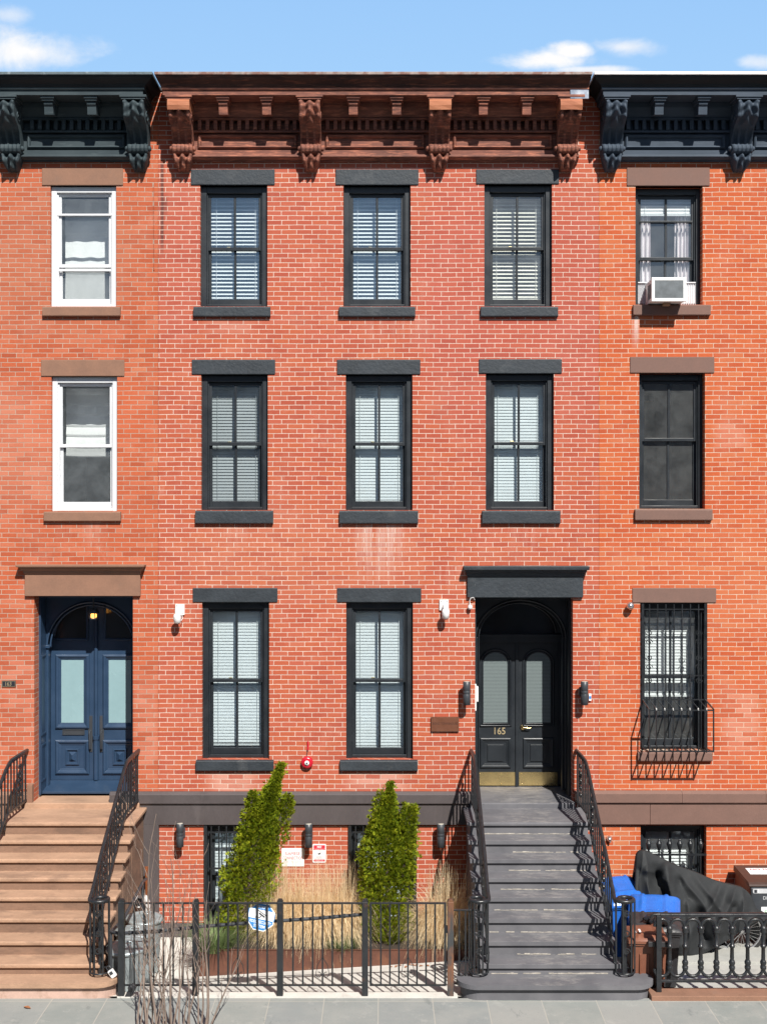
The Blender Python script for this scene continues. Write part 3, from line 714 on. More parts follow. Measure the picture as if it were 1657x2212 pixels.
for side in (-1, 1):
    a, b = (DX0+.07, cxm-.002) if side < 0 else (cxm+.002, DX1-.07)
    lf = MB(); lf.box(a, b, YD, YD+.05, 1.572, 3.735)
    gx0, gx1 = a+.125, b-.14 if side < 0 else b-.125
    if side > 0: gx0 = a+.14
    r = (gx1-gx0)/2; cxg = (gx0+gx1)/2; zs = 3.585-r*.92
    for off, rad in ((.012, .014), (.045, .018)):
        pts = [(gx0-off, YD-.006, 2.53-off)]+[(cxg-(r+off)*math.cos(PI*k/18), YD-.006, zs+(r*.92+off)*math.sin(PI*k/18)) for k in range(19)]+[(gx1+off, YD-.006, 2.53-off)]
        lf.tube(pts+[pts[0]], rad, 6)
    lf.moulding_ring(gx0-.05, gx1+.05, 1.85, 2.30, [(i, YD+q) for i, q in PROF_RAISED]); lf.box(gx0+.06, gx1-.06, YD-.014, YD, 1.95, 2.20)
    if side < 0: lf.box(cxm-.022, cxm+.022, YD-.022, YD-.001, 1.572, 3.735)
    leaf = lf.build('door_leaf', M['black_trim'], door, bevel=.004)
    g = MB(); arched_panel(g, gx0, gx1, 2.53, 3.585, YD); g.build('glass_panel', M['rib_glass'], door)
    k = MB(); k.box(a+.03 if side < 0 else cxm+.03, cxm-.03 if side < 0 else b-.02, YD-.008, YD-.0005, 1.585, 1.785)
    for zz in (1.605, 1.765):
        for q in range(4): k.lathe([(.007,0),(.006,.005),(.002,.007)], ((a+.07)+(b-a-.14)*q/3, YD-.008, zz), 8, axis='y')
    k.build('kick_plate', M['brass'], door)
h = MB(); h.lathe([(.045,0),(.045,.006),(.03,.012),(.013,.014),(.013,.05),(.001,.052)], (cxm+.09, YD, 2.46), 16, axis='y')
h.tube([(cxm+.09,YD-.05,2.46),(cxm+.13,YD-.052,2.462),(cxm+.17,YD-.05,2.452),(cxm+.205,YD-.048,2.458)], [.012,.011,.009,.008], 8); h.build('handle', M['brass'], door)
n_ = MB(); text_into(n_, '165', cxm-.257, 2.405, .165, .105, YD-.006, bold=.01); n_.build('house_number', M['brass_num'], door)
hood(door, X(1009), X(1258), X(1000), X(1269), DZ1, Z(1246), Z(1222), M['black_stone'])

# ---------------------------------------------------------------- left house
XL0, XL1 = -8.6, XM0-.003
lh = thing('row_house', 'orange brick row house with brownstone lintels, white windows and a navy blue double door', 'house', (-5.9,0,0))
lw = [(110,252,401,662, 92,267,364, 95,262,684), (112,254,813,1104, 90,270,777, 98,263,1126)]
lo = [op(*w[:4]) for w in lw]; far = -6.9
lo += [(far-.48,far+.48,o[2],o[3],.3,.3) for o in lo] + [(far-.48,far+.48,Z(1640),Z(1301),.3,.3)]
BX0, BX1, BZ1 = X(75), X(288), Z(1287)
shell(lh, XL0, XL1, lo+[(BX0,BX1,1.45,BZ1,.78,.22)], M['brick_left'])
sash_window(lh, *[lo[0][i] for i in (0,1,2,3)], 'white', (X(92),X(267),Z(364)), (X(95),X(262),Z(684)), ('roman', .0, 3, True), M['brownstone'], mid=Z(571))
sash_window(lh, *[lo[1][i] for i in (0,1,2,3)], 'white', (X(90),X(270),Z(777)), (X(98),X(263),Z(1126)), ('roman', .42, 7, True), M['brownstone'], mid=Z(962))
ex = MB()                                        # extra storm-sash rails of the top window
a, b = lo[0][0]+.075, lo[0][1]-.075
ex.box(a, b, .07, .10, Z(461)-.014, Z(461)+.014); ex.build('storm_sash', M['white_vinyl'], lh, bevel=.003)
ex = MB(); ex.box(a, b, .09, .12, Z(580)-.02, Z(580)+.012); ex.build('storm_sash', M['white_vinyl'], lh, bevel=.003)
for k, o in enumerate(lo[2:]):
    sash_window(lh, o[0], o[1], o[2], o[3], 'white', (o[0]-.11,o[1]+.11,o[3]+.21), (o[0]-.1,o[1]+.1,o[2]-.14), ('roman', .3, 4), M['brownstone'])
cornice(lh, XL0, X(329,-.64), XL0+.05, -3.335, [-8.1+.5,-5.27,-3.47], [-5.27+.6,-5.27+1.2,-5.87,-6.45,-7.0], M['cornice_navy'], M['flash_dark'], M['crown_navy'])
YB = .75; cxb = (BX0+BX1)/2; hw = (BX1-BX0)/2
d = MB()
for s in (-1, 1):
    xa = cxb+s*hw
    d.box(min(xa, xa-s*.028), max(xa, xa-s*.028), .225, YB, 1.60, BZ1-.003)
    for (z0, z1) in ((1.75, 2.12), (2.25, 3.45)): d.moulding_ring_side = None
d.box(cxb-hw+.028, cxb+hw-.028, .225, YB, BZ1-.04, BZ1-.003)
arch_plate(d, cxb-hw+.028, cxb+hw-.028, 3.72, BZ1-.04, hw-.035, .66, .50, .60)
arc_tube(d, cxb, 3.72, hw-.04, .655, .495, .018); arc_tube(d, cxb, 3.72, hw-.09, .61, .51, .014)
for s in (-1, 1):
    x = cxb+s*(hw-.045); d.box(x-.018, x+.018, .50, .60, 1.62, 3.72); d.box(x-.04, x+.04, .47, .6, 3.70, 3.74)
    for (z0, z1) in ((1.78, 2.32), (2.45, 3.62)):
        xx = cxb+s*(hw-.028)
        for (q0, q1, y0, y1) in ((z0, z0+.03, .27, .46), (z1-.03, z1, .27, .46)): d.box(min(xx, xx-s*.012), max(xx, xx-s*.012), y0, y1, q0, q1)
        for yy in (.25, .46): d.box(min(xx, xx-s*.012), max(xx, xx-s*.012), yy, yy+.02, z0, z1)
d.prism([(.30,1.60),(.30,1.635),(.72,1.70),(.74,1.70),(.74,1.60)], 'x', cxb-hw+.03, cxb+hw-.03)
bd = d.build('door', M['blue_door'], lh, bevel=.004); bd['label'] = 'navy blue arched double door'
for side in (-1, 1):
    a, b = (cxb-hw+.03, cxb-.002) if side < 0 else (cxb+.002, cxb+hw-.03)
    lf = MB(); lf.box(a, b, YB, YB+.05, 1.70, BZ1-.05)
    g0, g1 = (a+.155, b-.185) if side < 0 else (a+.185, b-.155)
    lf.moulding_ring(g0-.085, g1+.085, 2.47, 3.575, [(i, YB+q) for i, q in [(-.002,-.001),(.0,-.022),(.02,-.034),(.04,-.028),(.06,-.010),(.075,-.006),(.082,.0)]])
    lf.moulding_ring(g0-.085, g1+.085, 1.79, 2.30, [(i, YB+q) for i, q in [(-.002,-.001),(.0,-.022),(.02,-.034),(.04,-.028),(.06,-.010),(.075,-.006),(.082,.0)]])
    gx = (g0+g1)/2
    lf.moulding_ring(gx-.10, gx+.10, 1.93, 2.17, [(0,YB),(0,YB-.02),(.02,YB-.024),(.03,YB-.006)])
    lf.add([(gx-.055,YB-.001,1.98),(gx+.055,YB-.001,1.98),(gx+.055,YB-.001,2.12),(gx-.055,YB-.001,2.12),(gx,YB-.045,2.02),(gx,YB-.045,2.08)], [(0,1,4),(1,2,5,4),(2,3,5),(3,0,4,5)])
    if side < 0:
        lf.lathe([(.03,0),(.03,1.80)], (cxb, YB-.012, 2.36), 10); lf.lathe([(.04,0),(.04,.62)], (cxb, YB-.015, 1.71), 10); lf.lathe([(.05,0),(.05,.05)], (cxb, YB-.015, 2.31), 10)
    # quarter-round fanlight moulding
    q = [(cxb+side*.13, YB-.008, 3.80)]+[(cxb+side*(.13+.50*math.sin(PI/2*k/14)), YB-.008, 3.80+.50*math.cos(PI/2*k/14)) for k in range(15)]
    lf.tube(q+[q[0]], .02, 6)
    lf.build('door_leaf', M['blue_door'], bd, bevel=.004)
    gl = MB(); gl.box(g0, g1, YB-.004, YB+.01, 2.555, 3.49); gl.build('glass_panel', M['frost'], bd)
    gl = MB(); gl.prism([(p[0], p[2]) for p in q], 'y', YB-.004, YB+.01); gl.build('fanlight', M['dark_pane'], bd)
    hx = cxb+side*.085
    hn = MB(); hn.box(hx-.032, hx+.032, YB-.012, YB-.0005, 2.12, 2.66); hn.tube([(hx,YB-.012,2.44),(hx,YB-.055,2.42),(hx,YB-.06,2.30),(hx,YB-.055,2.18),(hx,YB-.012,2.155)], .014, 8)
    hn.build('handle', M['charcoal'], bd, bevel=.003)
ls = MB(); ls.ring(cxb-.50, cxb-.17, 2.375, 2.455, .015, YB-.016, YB-.001); ls.box(cxb-.485, cxb-.185, YB-.010, YB-.001, 2.39, 2.44); ls.build('letter_slot', M['charcoal'], bd, bevel=.003)
hood(bd, X(57), X(305), X(42), X(317), BZ1, Z(1240), Z(1219), M['brownstone'])
pl = MB(); pl.box(XL0, BX0-.08, -.05, 0, .3, Z(1737)); pl.prism([(-.085,Z(1733)),(-.085,Z(1714)),(-.04,Z(1709)),(0,Z(1709)),(0,Z(1737)),(-.053,Z(1737))], 'x', XL0, BX0-.08)
pl.box(BX0-.08, BX0-.002, -.09, 0, 1.5, 1.82)
pl.build('plinth', M['brownstone'], lh, bevel=.006)

# ---------------------------------------------------------------- right house
XR0, XR1 = XM1+.003, 9.2
rh = thing('row_house', 'orange brick row house with mauve lintels, slate blue cornice and a barred lower window', 'house', (5.6,0,0))
rw = [(1372,1517,402,658, 1353,1532,362, 1366,1532,682), (1380,1522,806,1099, 1360,1542,771, 1370,1536,1124), (1382,1527,1302,1622, 1365,1546,1270, 1376,1536,1643)]
ro = [op(*w[:4]) for w in rw]; ro_b = (X(1383),X(1525),-.2,Z(1783),.30,.30)
farr = [(o[0]+2.05,o[1]+2.05,*o[2:]) for o in ro]
shell(rh, XR0, XR1, ro+farr+[ro_b], M['brick_right'])
for k, w in enumerate(rw):
    sh_ = [('curtains',), ('none',), ('blind', 62, .62)][k]
    o = ro[k]
    z0 = o[2]
    win = sash_window(rh, o[0], o[1], z0+(.0), o[3], 'plain', (X(w[4]),X(w[5]),Z(w[6])), (X(w[7]),X(w[8]),Z(w[9])), sh_, M['brownstone_mauve'], mid=[Z(553),Z(948),Z(1466)][k])
for o in farr:
    sash_window(rh, o[0], o[1], o[2], o[3], 'plain', (o[0]-.12,o[1]+.12,o[3]+.21), (o[0]-.08,o[1]+.08,o[2]-.15), ('blind',60,0), M['brownstone_mauve'])
ex = MB(); a, b = ro[0][0]+.10, ro[0][1]-.10
ex.box(a, b, .16, .19, Z(473)-.012, Z(473)+.012); ex.build('sash_rail', M['black_trim'], rh, bevel=.003)
sash_window(rh, *ro_b[:4], 'plain', None, None, ('blind', 55, 0), M['brownstone_mauve'], mid=ro_b[2]+(ro_b[3]-ro_b[2])*.5)
lampd = MB(); lampd.lathe([(.20,0),(.20,.11),(.001,.115)], (4.0, 1.5, Z(865, 1.5)-.02), 20); lampd.lathe([(.185,.002),(.001,.001)], (4.0,1.5,Z(865,1.5)-.023), 20, 1); lampd.build('ceiling_lamp', [M['charcoal'], M['tan_deck']], rh)
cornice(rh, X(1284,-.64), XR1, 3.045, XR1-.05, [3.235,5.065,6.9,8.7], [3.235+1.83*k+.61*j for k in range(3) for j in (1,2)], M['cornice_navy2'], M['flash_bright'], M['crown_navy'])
pl = MB()
segs = [2.83, X(1402), X(1700,-.05), XR1]
for i, (p, q) in enumerate(zip(segs, segs[1:])):
    pl.box(p+(.002 if i else 0), q-.002, -.052, 0, Z(1779), Z(1735))
segs = [X(1241), X(1470), X(1650), XR1]
for i, (p, q) in enumerate(zip(segs, segs[1:])):
    pl.prism([(-.085,Z(1731)),(-.085,Z(1712)),(-.04,Z(1707)),(0,Z(1707)),(0,Z(1735)),(-.053,Z(1735))], 'x', p+(.002 if i else 0), q-.002)
pl.build('plinth', M['brownstone_mauve'], rh, bevel=.004)
# ================================================================ stoops and their railings
STEPS = [(.90,1.494),(1.18,1.326),(1.46,1.159),(1.74,1.0),(2.02,.841),(2.30,.669),(2.58,.489),(2.86,.320)]
def stoop(name, label, x0, x1, mat_, wear, fl, fr, yb, base_mat=None, riser=None):
    st = thing(name, label, 'stoop', ((x0+x1)/2, -1.5, 0))
    t = MB(); t.box(x0+.10, x1-.10, -.12, .96, 1.42, 1.565); t.build('threshold', mat_, st, bevel=.012)
    prev = .10
    for i, (d_, z) in enumerate(STEPS):
        s = MB()
        s.box(x0, x1, -d_, -prev+.05, z-.052, z)
        s.box(x0+.045, x1-.045, -d_+.035, -prev+.035, -.45, z-.053, 2)
        if wear and i:
            q = x0+.18+rnd(0,.5); wf = rnd(.86,.99) if rnd(0,1) < wear else .2
            zz = STEPS[i][1]
            while q < x1-.25:
                l = rnd(.03, .10)
                if rnd(0, 1) < wf: s.box(q, min(q+l, x1-.1), -prev+.027, -prev+.0345, zz+.001, zz+rnd(.007, .019), 1)
                q += l
        s.build('step', [mat_, M['wear_line'], riser or mat_], st, bevel=.016, seg=3)
        prev = d_
    # curtail step with rounded ends
    def outline(x0, x1, yf, yb_, r):
        P = [(x0+.02, yb_)]
        for k in range(9): a = PI+PI/2*k/8; P.append((x0+r+r*math.cos(a), yf+r+r*math.sin(a)))
        for k in range(9): a = 1.5*PI+PI/2*k/8; P.append((x1-r+r*math.cos(a), yf+r+r*math.sin(a)))
        P.append((x1-.02, yb_)); return P
    s = MB(); s.prism(outline(x0-fl, x1+fr, -yb, -2.80, .24), 'z', .138, .192)
    s.prism(outline(x0-fl+.05, x1+fr-.05, -yb+.05, -2.80, .22), 'z', -.05, .137, 1)
    if wear:
        q = x0+.15
        while q < x1-.2:
            l = rnd(.03, .1)
            if rnd(0, 1) < .92: s.box(q, min(q+l, x1-.1), -2.86+.030, -2.86+.0345, .193, .193+rnd(.010, .018), 2)
            q += l
    s.build('step', [mat_, base_mat or mat_, M['wear_line']], st, bevel=.016, seg=3)
    return st
stoop('stone_stoop', 'brown stone front steps leading up to the navy blue door', -5.20, -3.365, M['brownstone_step'], 0, .24, .24, 3.12, M['pink_wash'], M['riser'])
stoop('stone_stoop', 'dark grey painted front steps with worn paint leading up to the black door', 1.13, 2.82, M['worn_steps'], .85, .27, .36, 3.17)

def curl(cx, cz, y, r, turns=1.4, a0=0.0, sgn=1, n=20):
    return [(cx+sgn*r*(1-k/(n*1.25))*math.cos(a0+k/n*turns*2*PI), y, cz+r*(1-k/(n*1.25))*math.sin(a0+k/n*turns*2*PI)) for k in range(n+1)]
def railing(label, x, side, top_h=2.31):
    """wrought stair rail: sloped handrail, bottom channel, square bars, cast scrolls and a curtail volute"""
    r = thing('stair_railing', label, 'railing', (x, -1.5, .2), 'wrought iron stair railings')
    hr = [(-.02,top_h-.01),(-.40,top_h),(-.74,top_h-.002),(-.84,top_h-.025),(-.98,top_h-.085),(-1.2,top_h-.215),(-1.75,top_h-.535),(-2.3,top_h-.86),(-2.62,1.215)]
    def hz(y):
        for (a, b) in zip(hr, hr[1:]):
            if b[0] <= y <= a[0]: return a[1]+(b[1]-a[1])*(y-a[0])/(b[0]-a[0])
        return hr[-1][1]
    br = [(-.06,1.60),(-.85,1.62),(-1.08,1.54),(-2.62,.52)]
    def bz(y):
        for (a, b) in zip(br, br[1:]):
            if b[0] <= y <= a[0]: return a[1]+(b[1]-a[1])*(y-a[0])/(b[0]-a[0])
        return br[-1][1]
    vx, vy, vz = x+side*.12, -2.84, 1.09
    pts = [(x, y, z) for y, z in hr]
    vol = [(x, -2.76, 1.135)]
    for k in range(22):
        a = PI*.5*0 + k/21*PI*2.3; rr = .125*(1-.022*k)
        vol.append((vx-side*rr*math.cos(a), vy-rr*math.sin(a)*.95, vz-.004*k/21))
    h = MB(); h.tube(pts+vol, .024, 8)
    h.tube([(p[0], p[1], p[2]-.028) for p in pts+vol[:3]], .012, 4)
    h.build('handrail', M['iron'], r)
    b = MB(); b.tube([(x, y, z) for y, z in br]+[(x, -2.78, .42)], .015, 4)
    ringp = [(vx-side*.115*math.cos(2*PI*k/20), vy-.115*math.sin(2*PI*k/20), .235) for k in range(21)]
    b.tube(ringp, .012, 6); b.tube([(x, -2.78, .42), (x, -2.80, .24)], .012, 4)
    b.build('bottom_rail', M['iron'], r)
    n = 20
    for i in range(n):
        y = -.10-(2.52)*i/(n-1)
        if i in (2, 9, 15): continue
        bars = MB(); bars.tube([(x, y, bz(y)-(.13 if i in (0, 7, 13, 19) else 0)), (x, y, hz(y)-.02)], .0088, 4); bars.build('baluster', M['iron'], r)
    for k in range(7):
        a = 2*PI*k/7+.3
        bars = MB(); bars.tube([(vx-side*.115*math.cos(a), vy-.115*math.sin(a), .235), (vx-side*.115*math.cos(a), vy-.115*math.sin(a), vz)], .0085, 4); bars.build('baluster', M['iron'], r)
    bars = MB(); bars.tube([(vx, vy, .192), (vx, vy, vz)], .016, 4); bars.build('newel', M['iron'], r)
    orn = MB()
    for i in (2, 9, 15):                         # cast scroll panels in the plane of the rail
        y = -.10-(2.52)*i/(n-1); zb, zt = bz(y), hz(y)-.02; zm = (zb+zt)/2
        orn = MB(); Q = lambda P: [(x, y+(p[0]), p[2]) for p in P]
        orn.tube([(x, y, zb), (x, y, zt)], .006, 4)
        for sg in (-1, 1):
            for (zc, rr) in ((zm+.20, .034), (zm+.10, .042), (zm, .036), (zm-.10, .042), (zm-.20, .034)):
                orn.tube(Q(curl(sg*rr*.95, zc, 0, rr, 1.2, PI, sg)), .0065, 4)
        orn.lathe([(.001,-.03),(.022,-.012),(.026,0),(.022,.012),(.001,.03)], (x, y, zm+.05), 8); orn.lathe([(.001,-.03),(.02,0),(.001,.03)], (x, y, zm-.05), 8)
        orn.build('scroll_ornament', M['iron'], r)
    for k in range(3):                           # leaf scrolls inside the newel
        orn = MB(); orn.tube(curl(vx, .5+.22*k, vy-.10, .045, 1.3, PI*k), .007, 4); orn.build('scroll_ornament', M['iron'], r)
    return r
railing('iron stair railing along the side of the brown steps nearest the silver trash cans', -3.49, 1)
railing('iron stair railing of the brown steps that the photo edge cuts off', -5.08, -1)
railing('iron stair railing on the dark grey steps, on the side of the dry grasses', 1.25, -1)
railing('iron stair railing on the dark grey steps, beside the blue bins', 2.75, 1)

# ================================================================ things on the brick fronts
def sconce(x, z, label, up=True, big=False):
    s = thing('wall_sconce', label, 'wall lamp', (x, 0, z), 'cylinder wall lamps')
    r, h = (.053, .165); SY = -.155
    b = MB(); b.lathe([(r-.006,-h),(r,-h+.003),(r,-.012),(r-.0015,-.010),(r-.0015,-.007),(r,-.005),(r,.032),(r-.0015,.034),(r-.0015,.037),(r,.039),(r,h-.003),(r-.006,h)], (x,SY,z), 24)
    b.build('lamp_body', M['charcoal'], s)
    a = MB(); a.box(x-.035,x+.035,-.12,-.022,z-.05,z+.05); a.box(x-.05,x+.05,-.022,-.001,z-.07,z+.07); a.build('bracket', M['charcoal'], s, bevel=.006)
    l = MB(); l.lathe([(r-.010,h),(r-.010,h+.002),(.001,h+.0022)], (x,SY,z), 20); l.build('lens', M['lamp_glass'], s)
    return s
for sx, sy, lb in ((389.5,1804,'dark cylinder wall lamp between the plum corner strip and the first basement window'), (667,1805,'dark cylinder wall lamp above the two white signs'),
               (952,1805,'dark cylinder wall lamp between the second evergreen and the grey steps'), (1008,1497.5,'dark cylinder wall lamp above the bronze plaque beside the black door'),
               (1262,1497.5,'dark cylinder wall lamp with a small card behind it, right of the black door')):
    sconce(X(sx,-.155), Z(sy,-.155), lb)
c = MB(); c.box(X(1271),X(1276),-.03,-.001,Z(1513),Z(1498)); c.box(X(1271.3),X(1275.7),-.0315,-.030,Z(1509),Z(1503),1)
tag(c.build('card', [M['sign_white'], M['sign_blue']], None, (X(1273),0,Z(1510))), 'small white and blue card stuck on the brick behind the wall lamp', 'card')

def camera_box(x, z, label, turn):
    k = thing('security_camera', label, 'security camera', (x, 0, z), 'white boxed security cameras')
    b = MB(); b.box(x-.065,x+.065,-.028,-.001,z-.02,z+.13)
    for dx in (-.045,.045):
        for dz in (.0,.11): b.lathe([(.006,0),(.006,.004)], (x+dx,-.028,z+dz), 8, 1, axis='y')
    b.build('mount_plate', [M['white_plastic'], M['charcoal']], k, bevel=.010)
    b = MB(); b.tube([(x,-.028,z+.06),(x-.0*turn,-.10,z+.03),(x-.01*turn,-.13,z-.03)], .02, 8)
    mt = Matrix.Translation((x-.015*turn,-.16,z-.055)) @ Matrix.Rotation(R(18), 4, 'X')
    b.lathe([(.001,-.075),(.035,-.072),(.050,-.055),(.054,-.01),(.052,.04),(.040,.058),(.001,.062)], (0,0,0), 18, M=mt); b.build('camera_head', M['white_plastic'], k)
    b = MB(); b.lathe([(.034,-.078),(.034,-.073),(.001,-.072)], (0,0,0), 14, M=mt)
    b.tube([(x+.03,-.03,z-.01),(x+.045,-.07,z-.07),(x+.01,-.12,z-.125),(x-.03,-.13,z-.09)], .004, 5, 1); b.build('lens', [M['charcoal'], M['white_plastic']], k)
camera_box(X(390), Z(1325), 'white boxed security camera on the brick left of the first lower window', 1)
camera_box(X(959), Z(1315), 'white boxed security camera on the brick between the second lower window and the door hood', -1)
k = thing('dome_camera', 'tiny white camera on a looped wire under the corner of the black door hood', 'security camera', (X(1015),0,Z(1310)))
b = MB(); b.lathe([(.001,-.035),(.022,-.03),(.030,-.01),(.030,.015),(.020,.032),(.001,.036)], (X(1015,-.05),-.05,Z(1311)), 14); b.build('camera_head', M['white_plastic'], k)
b = MB(); b.tube([(X(1015,-.05),-.05,Z(1306)),(X(1014),-.03,Z(1298)),(X(1016),-.06,Z(1291)),(X(1022),-.07,Z(1290)),(X(1025),-.02,Z(1296))], .006, 6); b.build('wire', M['white_plastic'], k)
k = thing('bullet_camera', 'grey round camera on the orange brick beside the barred window', 'security camera', (X(1361),0,Z(1310)))
b = MB(); mt = Matrix.Translation((X(1361,-.08),-.08,Z(1309,-.08))) @ Matrix.Rotation(R(-25),4,'Y') @ Matrix.Rotation(R(70),4,'X')
b.lathe([(.001,-.07),(.045,-.06),(.055,-.02),(.05,.03),(.03,.055),(.001,.06)], (0,0,0), 16, M=mt); b.build('camera_head', M['chrome'], k)
b = MB(); b.tube([(X(1361),-.001,Z(1312)),(X(1361),-.05,Z(1311))], .018, 8); b.lathe([(.04,0),(.04,.012)], (X(1361),-.001,Z(1312)), 14, axis='y'); b.build('mount', M['charcoal'], k)

k = thing('alarm_bell', 'round red fire alarm bell on the brick between the two lower windows', 'alarm bell', (X(664),0,Z(1646)))
b = MB(); b.lathe([(.085,.002),(.085,.05),(.080,.062),(.060,.070),(.034,.074)], (X(664),0,Z(1646)), 28, axis='y'); b.build('gong', M['red'], k)
b = MB(); b.lathe([(.034,.074),(.034,.082),(.012,.083)], (X(664),0,Z(1646)), 20, axis='y'); b.lathe([(.012,.083),(.010,.090),(.001,.091)], (X(664),0,Z(1646)), 10, 1, axis='y'); b.build('hub', [M['white_plastic'], M['sign_black']], k)
b = MB(); b.tube([(X(665.5),-.012,Z(1601)),(X(666),-.014,Z(1612)),(X(665.3),-.016,Z(1620))], .012, 8); b.tube([(X(665.3),-.012,Z(1620)),(X(662),-.010,Z(1636))], .006, 6, 1); b.build('conduit', [M['red'], M['charcoal']], k)

k = thing('wall_plaque', 'bronze nameplate with engraved letters on the brick left of the black door', 'plaque', (X(961),0,Z(1564)))
b = MB(); b.box(X(931),X(991),-.035,-.001,Z(1579),Z(1548))
for dx in (X(934),X(988)):
    for dz in (Z(1577),Z(1551)): b.lathe([(.005,0),(.004,.003)], (dx,-.035,dz), 8, axis='y')
b.build('plate', M['plaque'], k, bevel=.003)
b = MB(); text_into(b, 'BOND TOWNHOUSE', X(961), Z(1562), .355, .034, -.0362); b.build('lettering', M['plaque_ink'], k)
k = thing('number_plaque', 'small black house number plate on the orange brick beside the navy door', 'plaque', (X(20),0,Z(1476)))
b = MB(); b.box(X(5.5),X(35.5),-.014,-.001,Z(1483.5),Z(1470)); b.build('plate', M['sign_black'], k, bevel=.002)
b = MB(); b.ring(X(6.2),X(34.8),Z(1482.8),Z(1470.7),.004,-.0155,-.0142); text_into(b, '163', X(20), Z(1476.8), .085, .055, -.0152); b.build('lettering', M['brass_num'], k)

def place_sign(k, name, mats, fn, M4):
    b = MB(); fn(b); b.v = [tuple(M4 @ Vector(v)) for v in b.v]; return b.build(name, mats, k)
def rrect(x0, x1, z0, z1, r, n=5):
    P = []
    for (cx, cz, a0) in ((x1-r,z0+r,-PI/2),(x1-r,z1-r,0),(x0+r,z1-r,PI/2),(x0+r,z0+r,PI)):
        for i in range(n+1): P.append((cx+r*math.cos(a0+PI/2*i/n), cz+r*math.sin(a0+PI/2*i/n)))
    return P
k = thing('wall_sign', 'white fire connection sign with red letters half hidden by the first evergreen', 'sign', (X(634),0,Z(1852)))
sx0, sx1, sz0, sz1 = X(609), X(657.5), Z(1871), Z(1832)
b = MB(); b.box(sx0,sx1,-.008,-.001,sz0,sz1); b.build('board', M['sign_white'], k)
b = MB(); text_into(b, 'SIAMESE', X(632.5), Z(1843.5), .212, .044, -.0092); text_into(b, 'CONNECTION', X(633.5), Z(1853), .292, .044, -.0092)
text_into(b, 'FOR FIRE DEPT.', X(633.5), Z(1861), .27, .032, -.0092, 1); b.build('lettering', [M['sign_red'], M['sign_grey']], k)
k = thing('wall_sign', 'small white and red no trespassing sign with a camera picture, under the middle wall lamp', 'sign', (X(690),0,Z(1843)))
x0, x1, z0, z1 = X(676), X(704.5), Z(1863), Z(1823); xm = (x0+x1)/2; w_ = x1-x0
b = MB(); b.prism(rrect(x0,x1,z0,z1,.012), 'y', -.008, -.001); b.build('board', M['sign_white'], k)
b = MB(); b.prism(rrect(x0+.012,x1-.012,z1-.066,z1-.016,.008), 'y', -.0095, -.0082); b.box(x0+.012,x1-.012,-.0095,-.0082,z1-.086,z1-.068); b.prism(rrect(x0+.014,x1-.014,z0+.016,z0+.044,.010), 'y', -.0095, -.0082)
text_into(b, 'NO', xm, z1-.041, .06, .034, -.0104, 1, bold=.03); text_into(b, 'TRESPASSING', xm, z1-.077, .14, .012, -.0104, 1)
text_into(b, 'VIOLATORS WILL', xm, z0+.036, .115, .008, -.0104, 1); text_into(b, 'BE PROSECUTED', xm, z0+.024, .115, .008, -.0104, 1)
for i, s_ in enumerate(('THIS PROPERTY IS', 'PROTECTED BY', 'VIDEO SURVEILLANCE')): text_into(b, s_, xm, z0+.086-.016*i, (.11,.09,.14)[i], .009, -.0096, 2)
b.prism([(xm-.03,z0+.125),(xm-.005,z0+.113),(xm+.018,z0+.122),(xm+.012,z0+.138),(xm-.01,z0+.134)], 'y', -.0095, -.0082, 2); b.box(xm+.012,xm+.019,-.0095,-.0082,z0+.125,z0+.165,2)
b.build('print', [M['sign_red'], M['sign_white'], M['sign_black']], k)

k = thing('intercom', 'white intercom handset on the inner wall of the black doorway', 'intercom', (DX0,.1,Z(1510)))
b = MB(); b.box(DX0+.001,DX0+.022,.04,.11,Z(1537),Z(1479)); b.box(DX0+.022,DX0+.050,.03,.12,Z(1517),Z(1484)); b.build('housing', M['white_plastic'], k, bevel=.008)
b = MB(); b.box(DX0+.0221,DX0+.026,.05,.10,Z(1532),Z(1518)); b.build('keypad', M['sign_black'], k)
k = thing('hanging_lantern', 'small lit amber lantern hanging in the navy doorway', 'lantern', (X(203,.3),.3,Z(1330,.3)))
lx, lz = X(203,.3), Z(1330,.3)
b = MB(); b.tube([(lx,.3,4.49),(lx,.3,lz+.10)], .012, 6); b.lathe([(.055,.10),(.085,.05),(.085,.04),(.07,.035)], (lx,.3,lz), 6); b.lathe([(.06,-.035),(.07,-.045),(.03,-.06)], (lx,.3,lz), 6)
for q in range(6): b.tube([(lx+.066*math.cos(q*PI/3),.3+.066*math.sin(q*PI/3),lz-.04),(lx+.066*math.cos(q*PI/3),.3+.066*math.sin(q*PI/3),lz+.04)], .006, 4)
b.build('lantern_cage', M['charcoal'], k)
b = MB(); b.lathe([(.02,-.035),(.045,-.02),(.045,.02),(.02,.035)], (lx,.3,lz), 12); b.build('bulb', M['lantern_glow'], k)

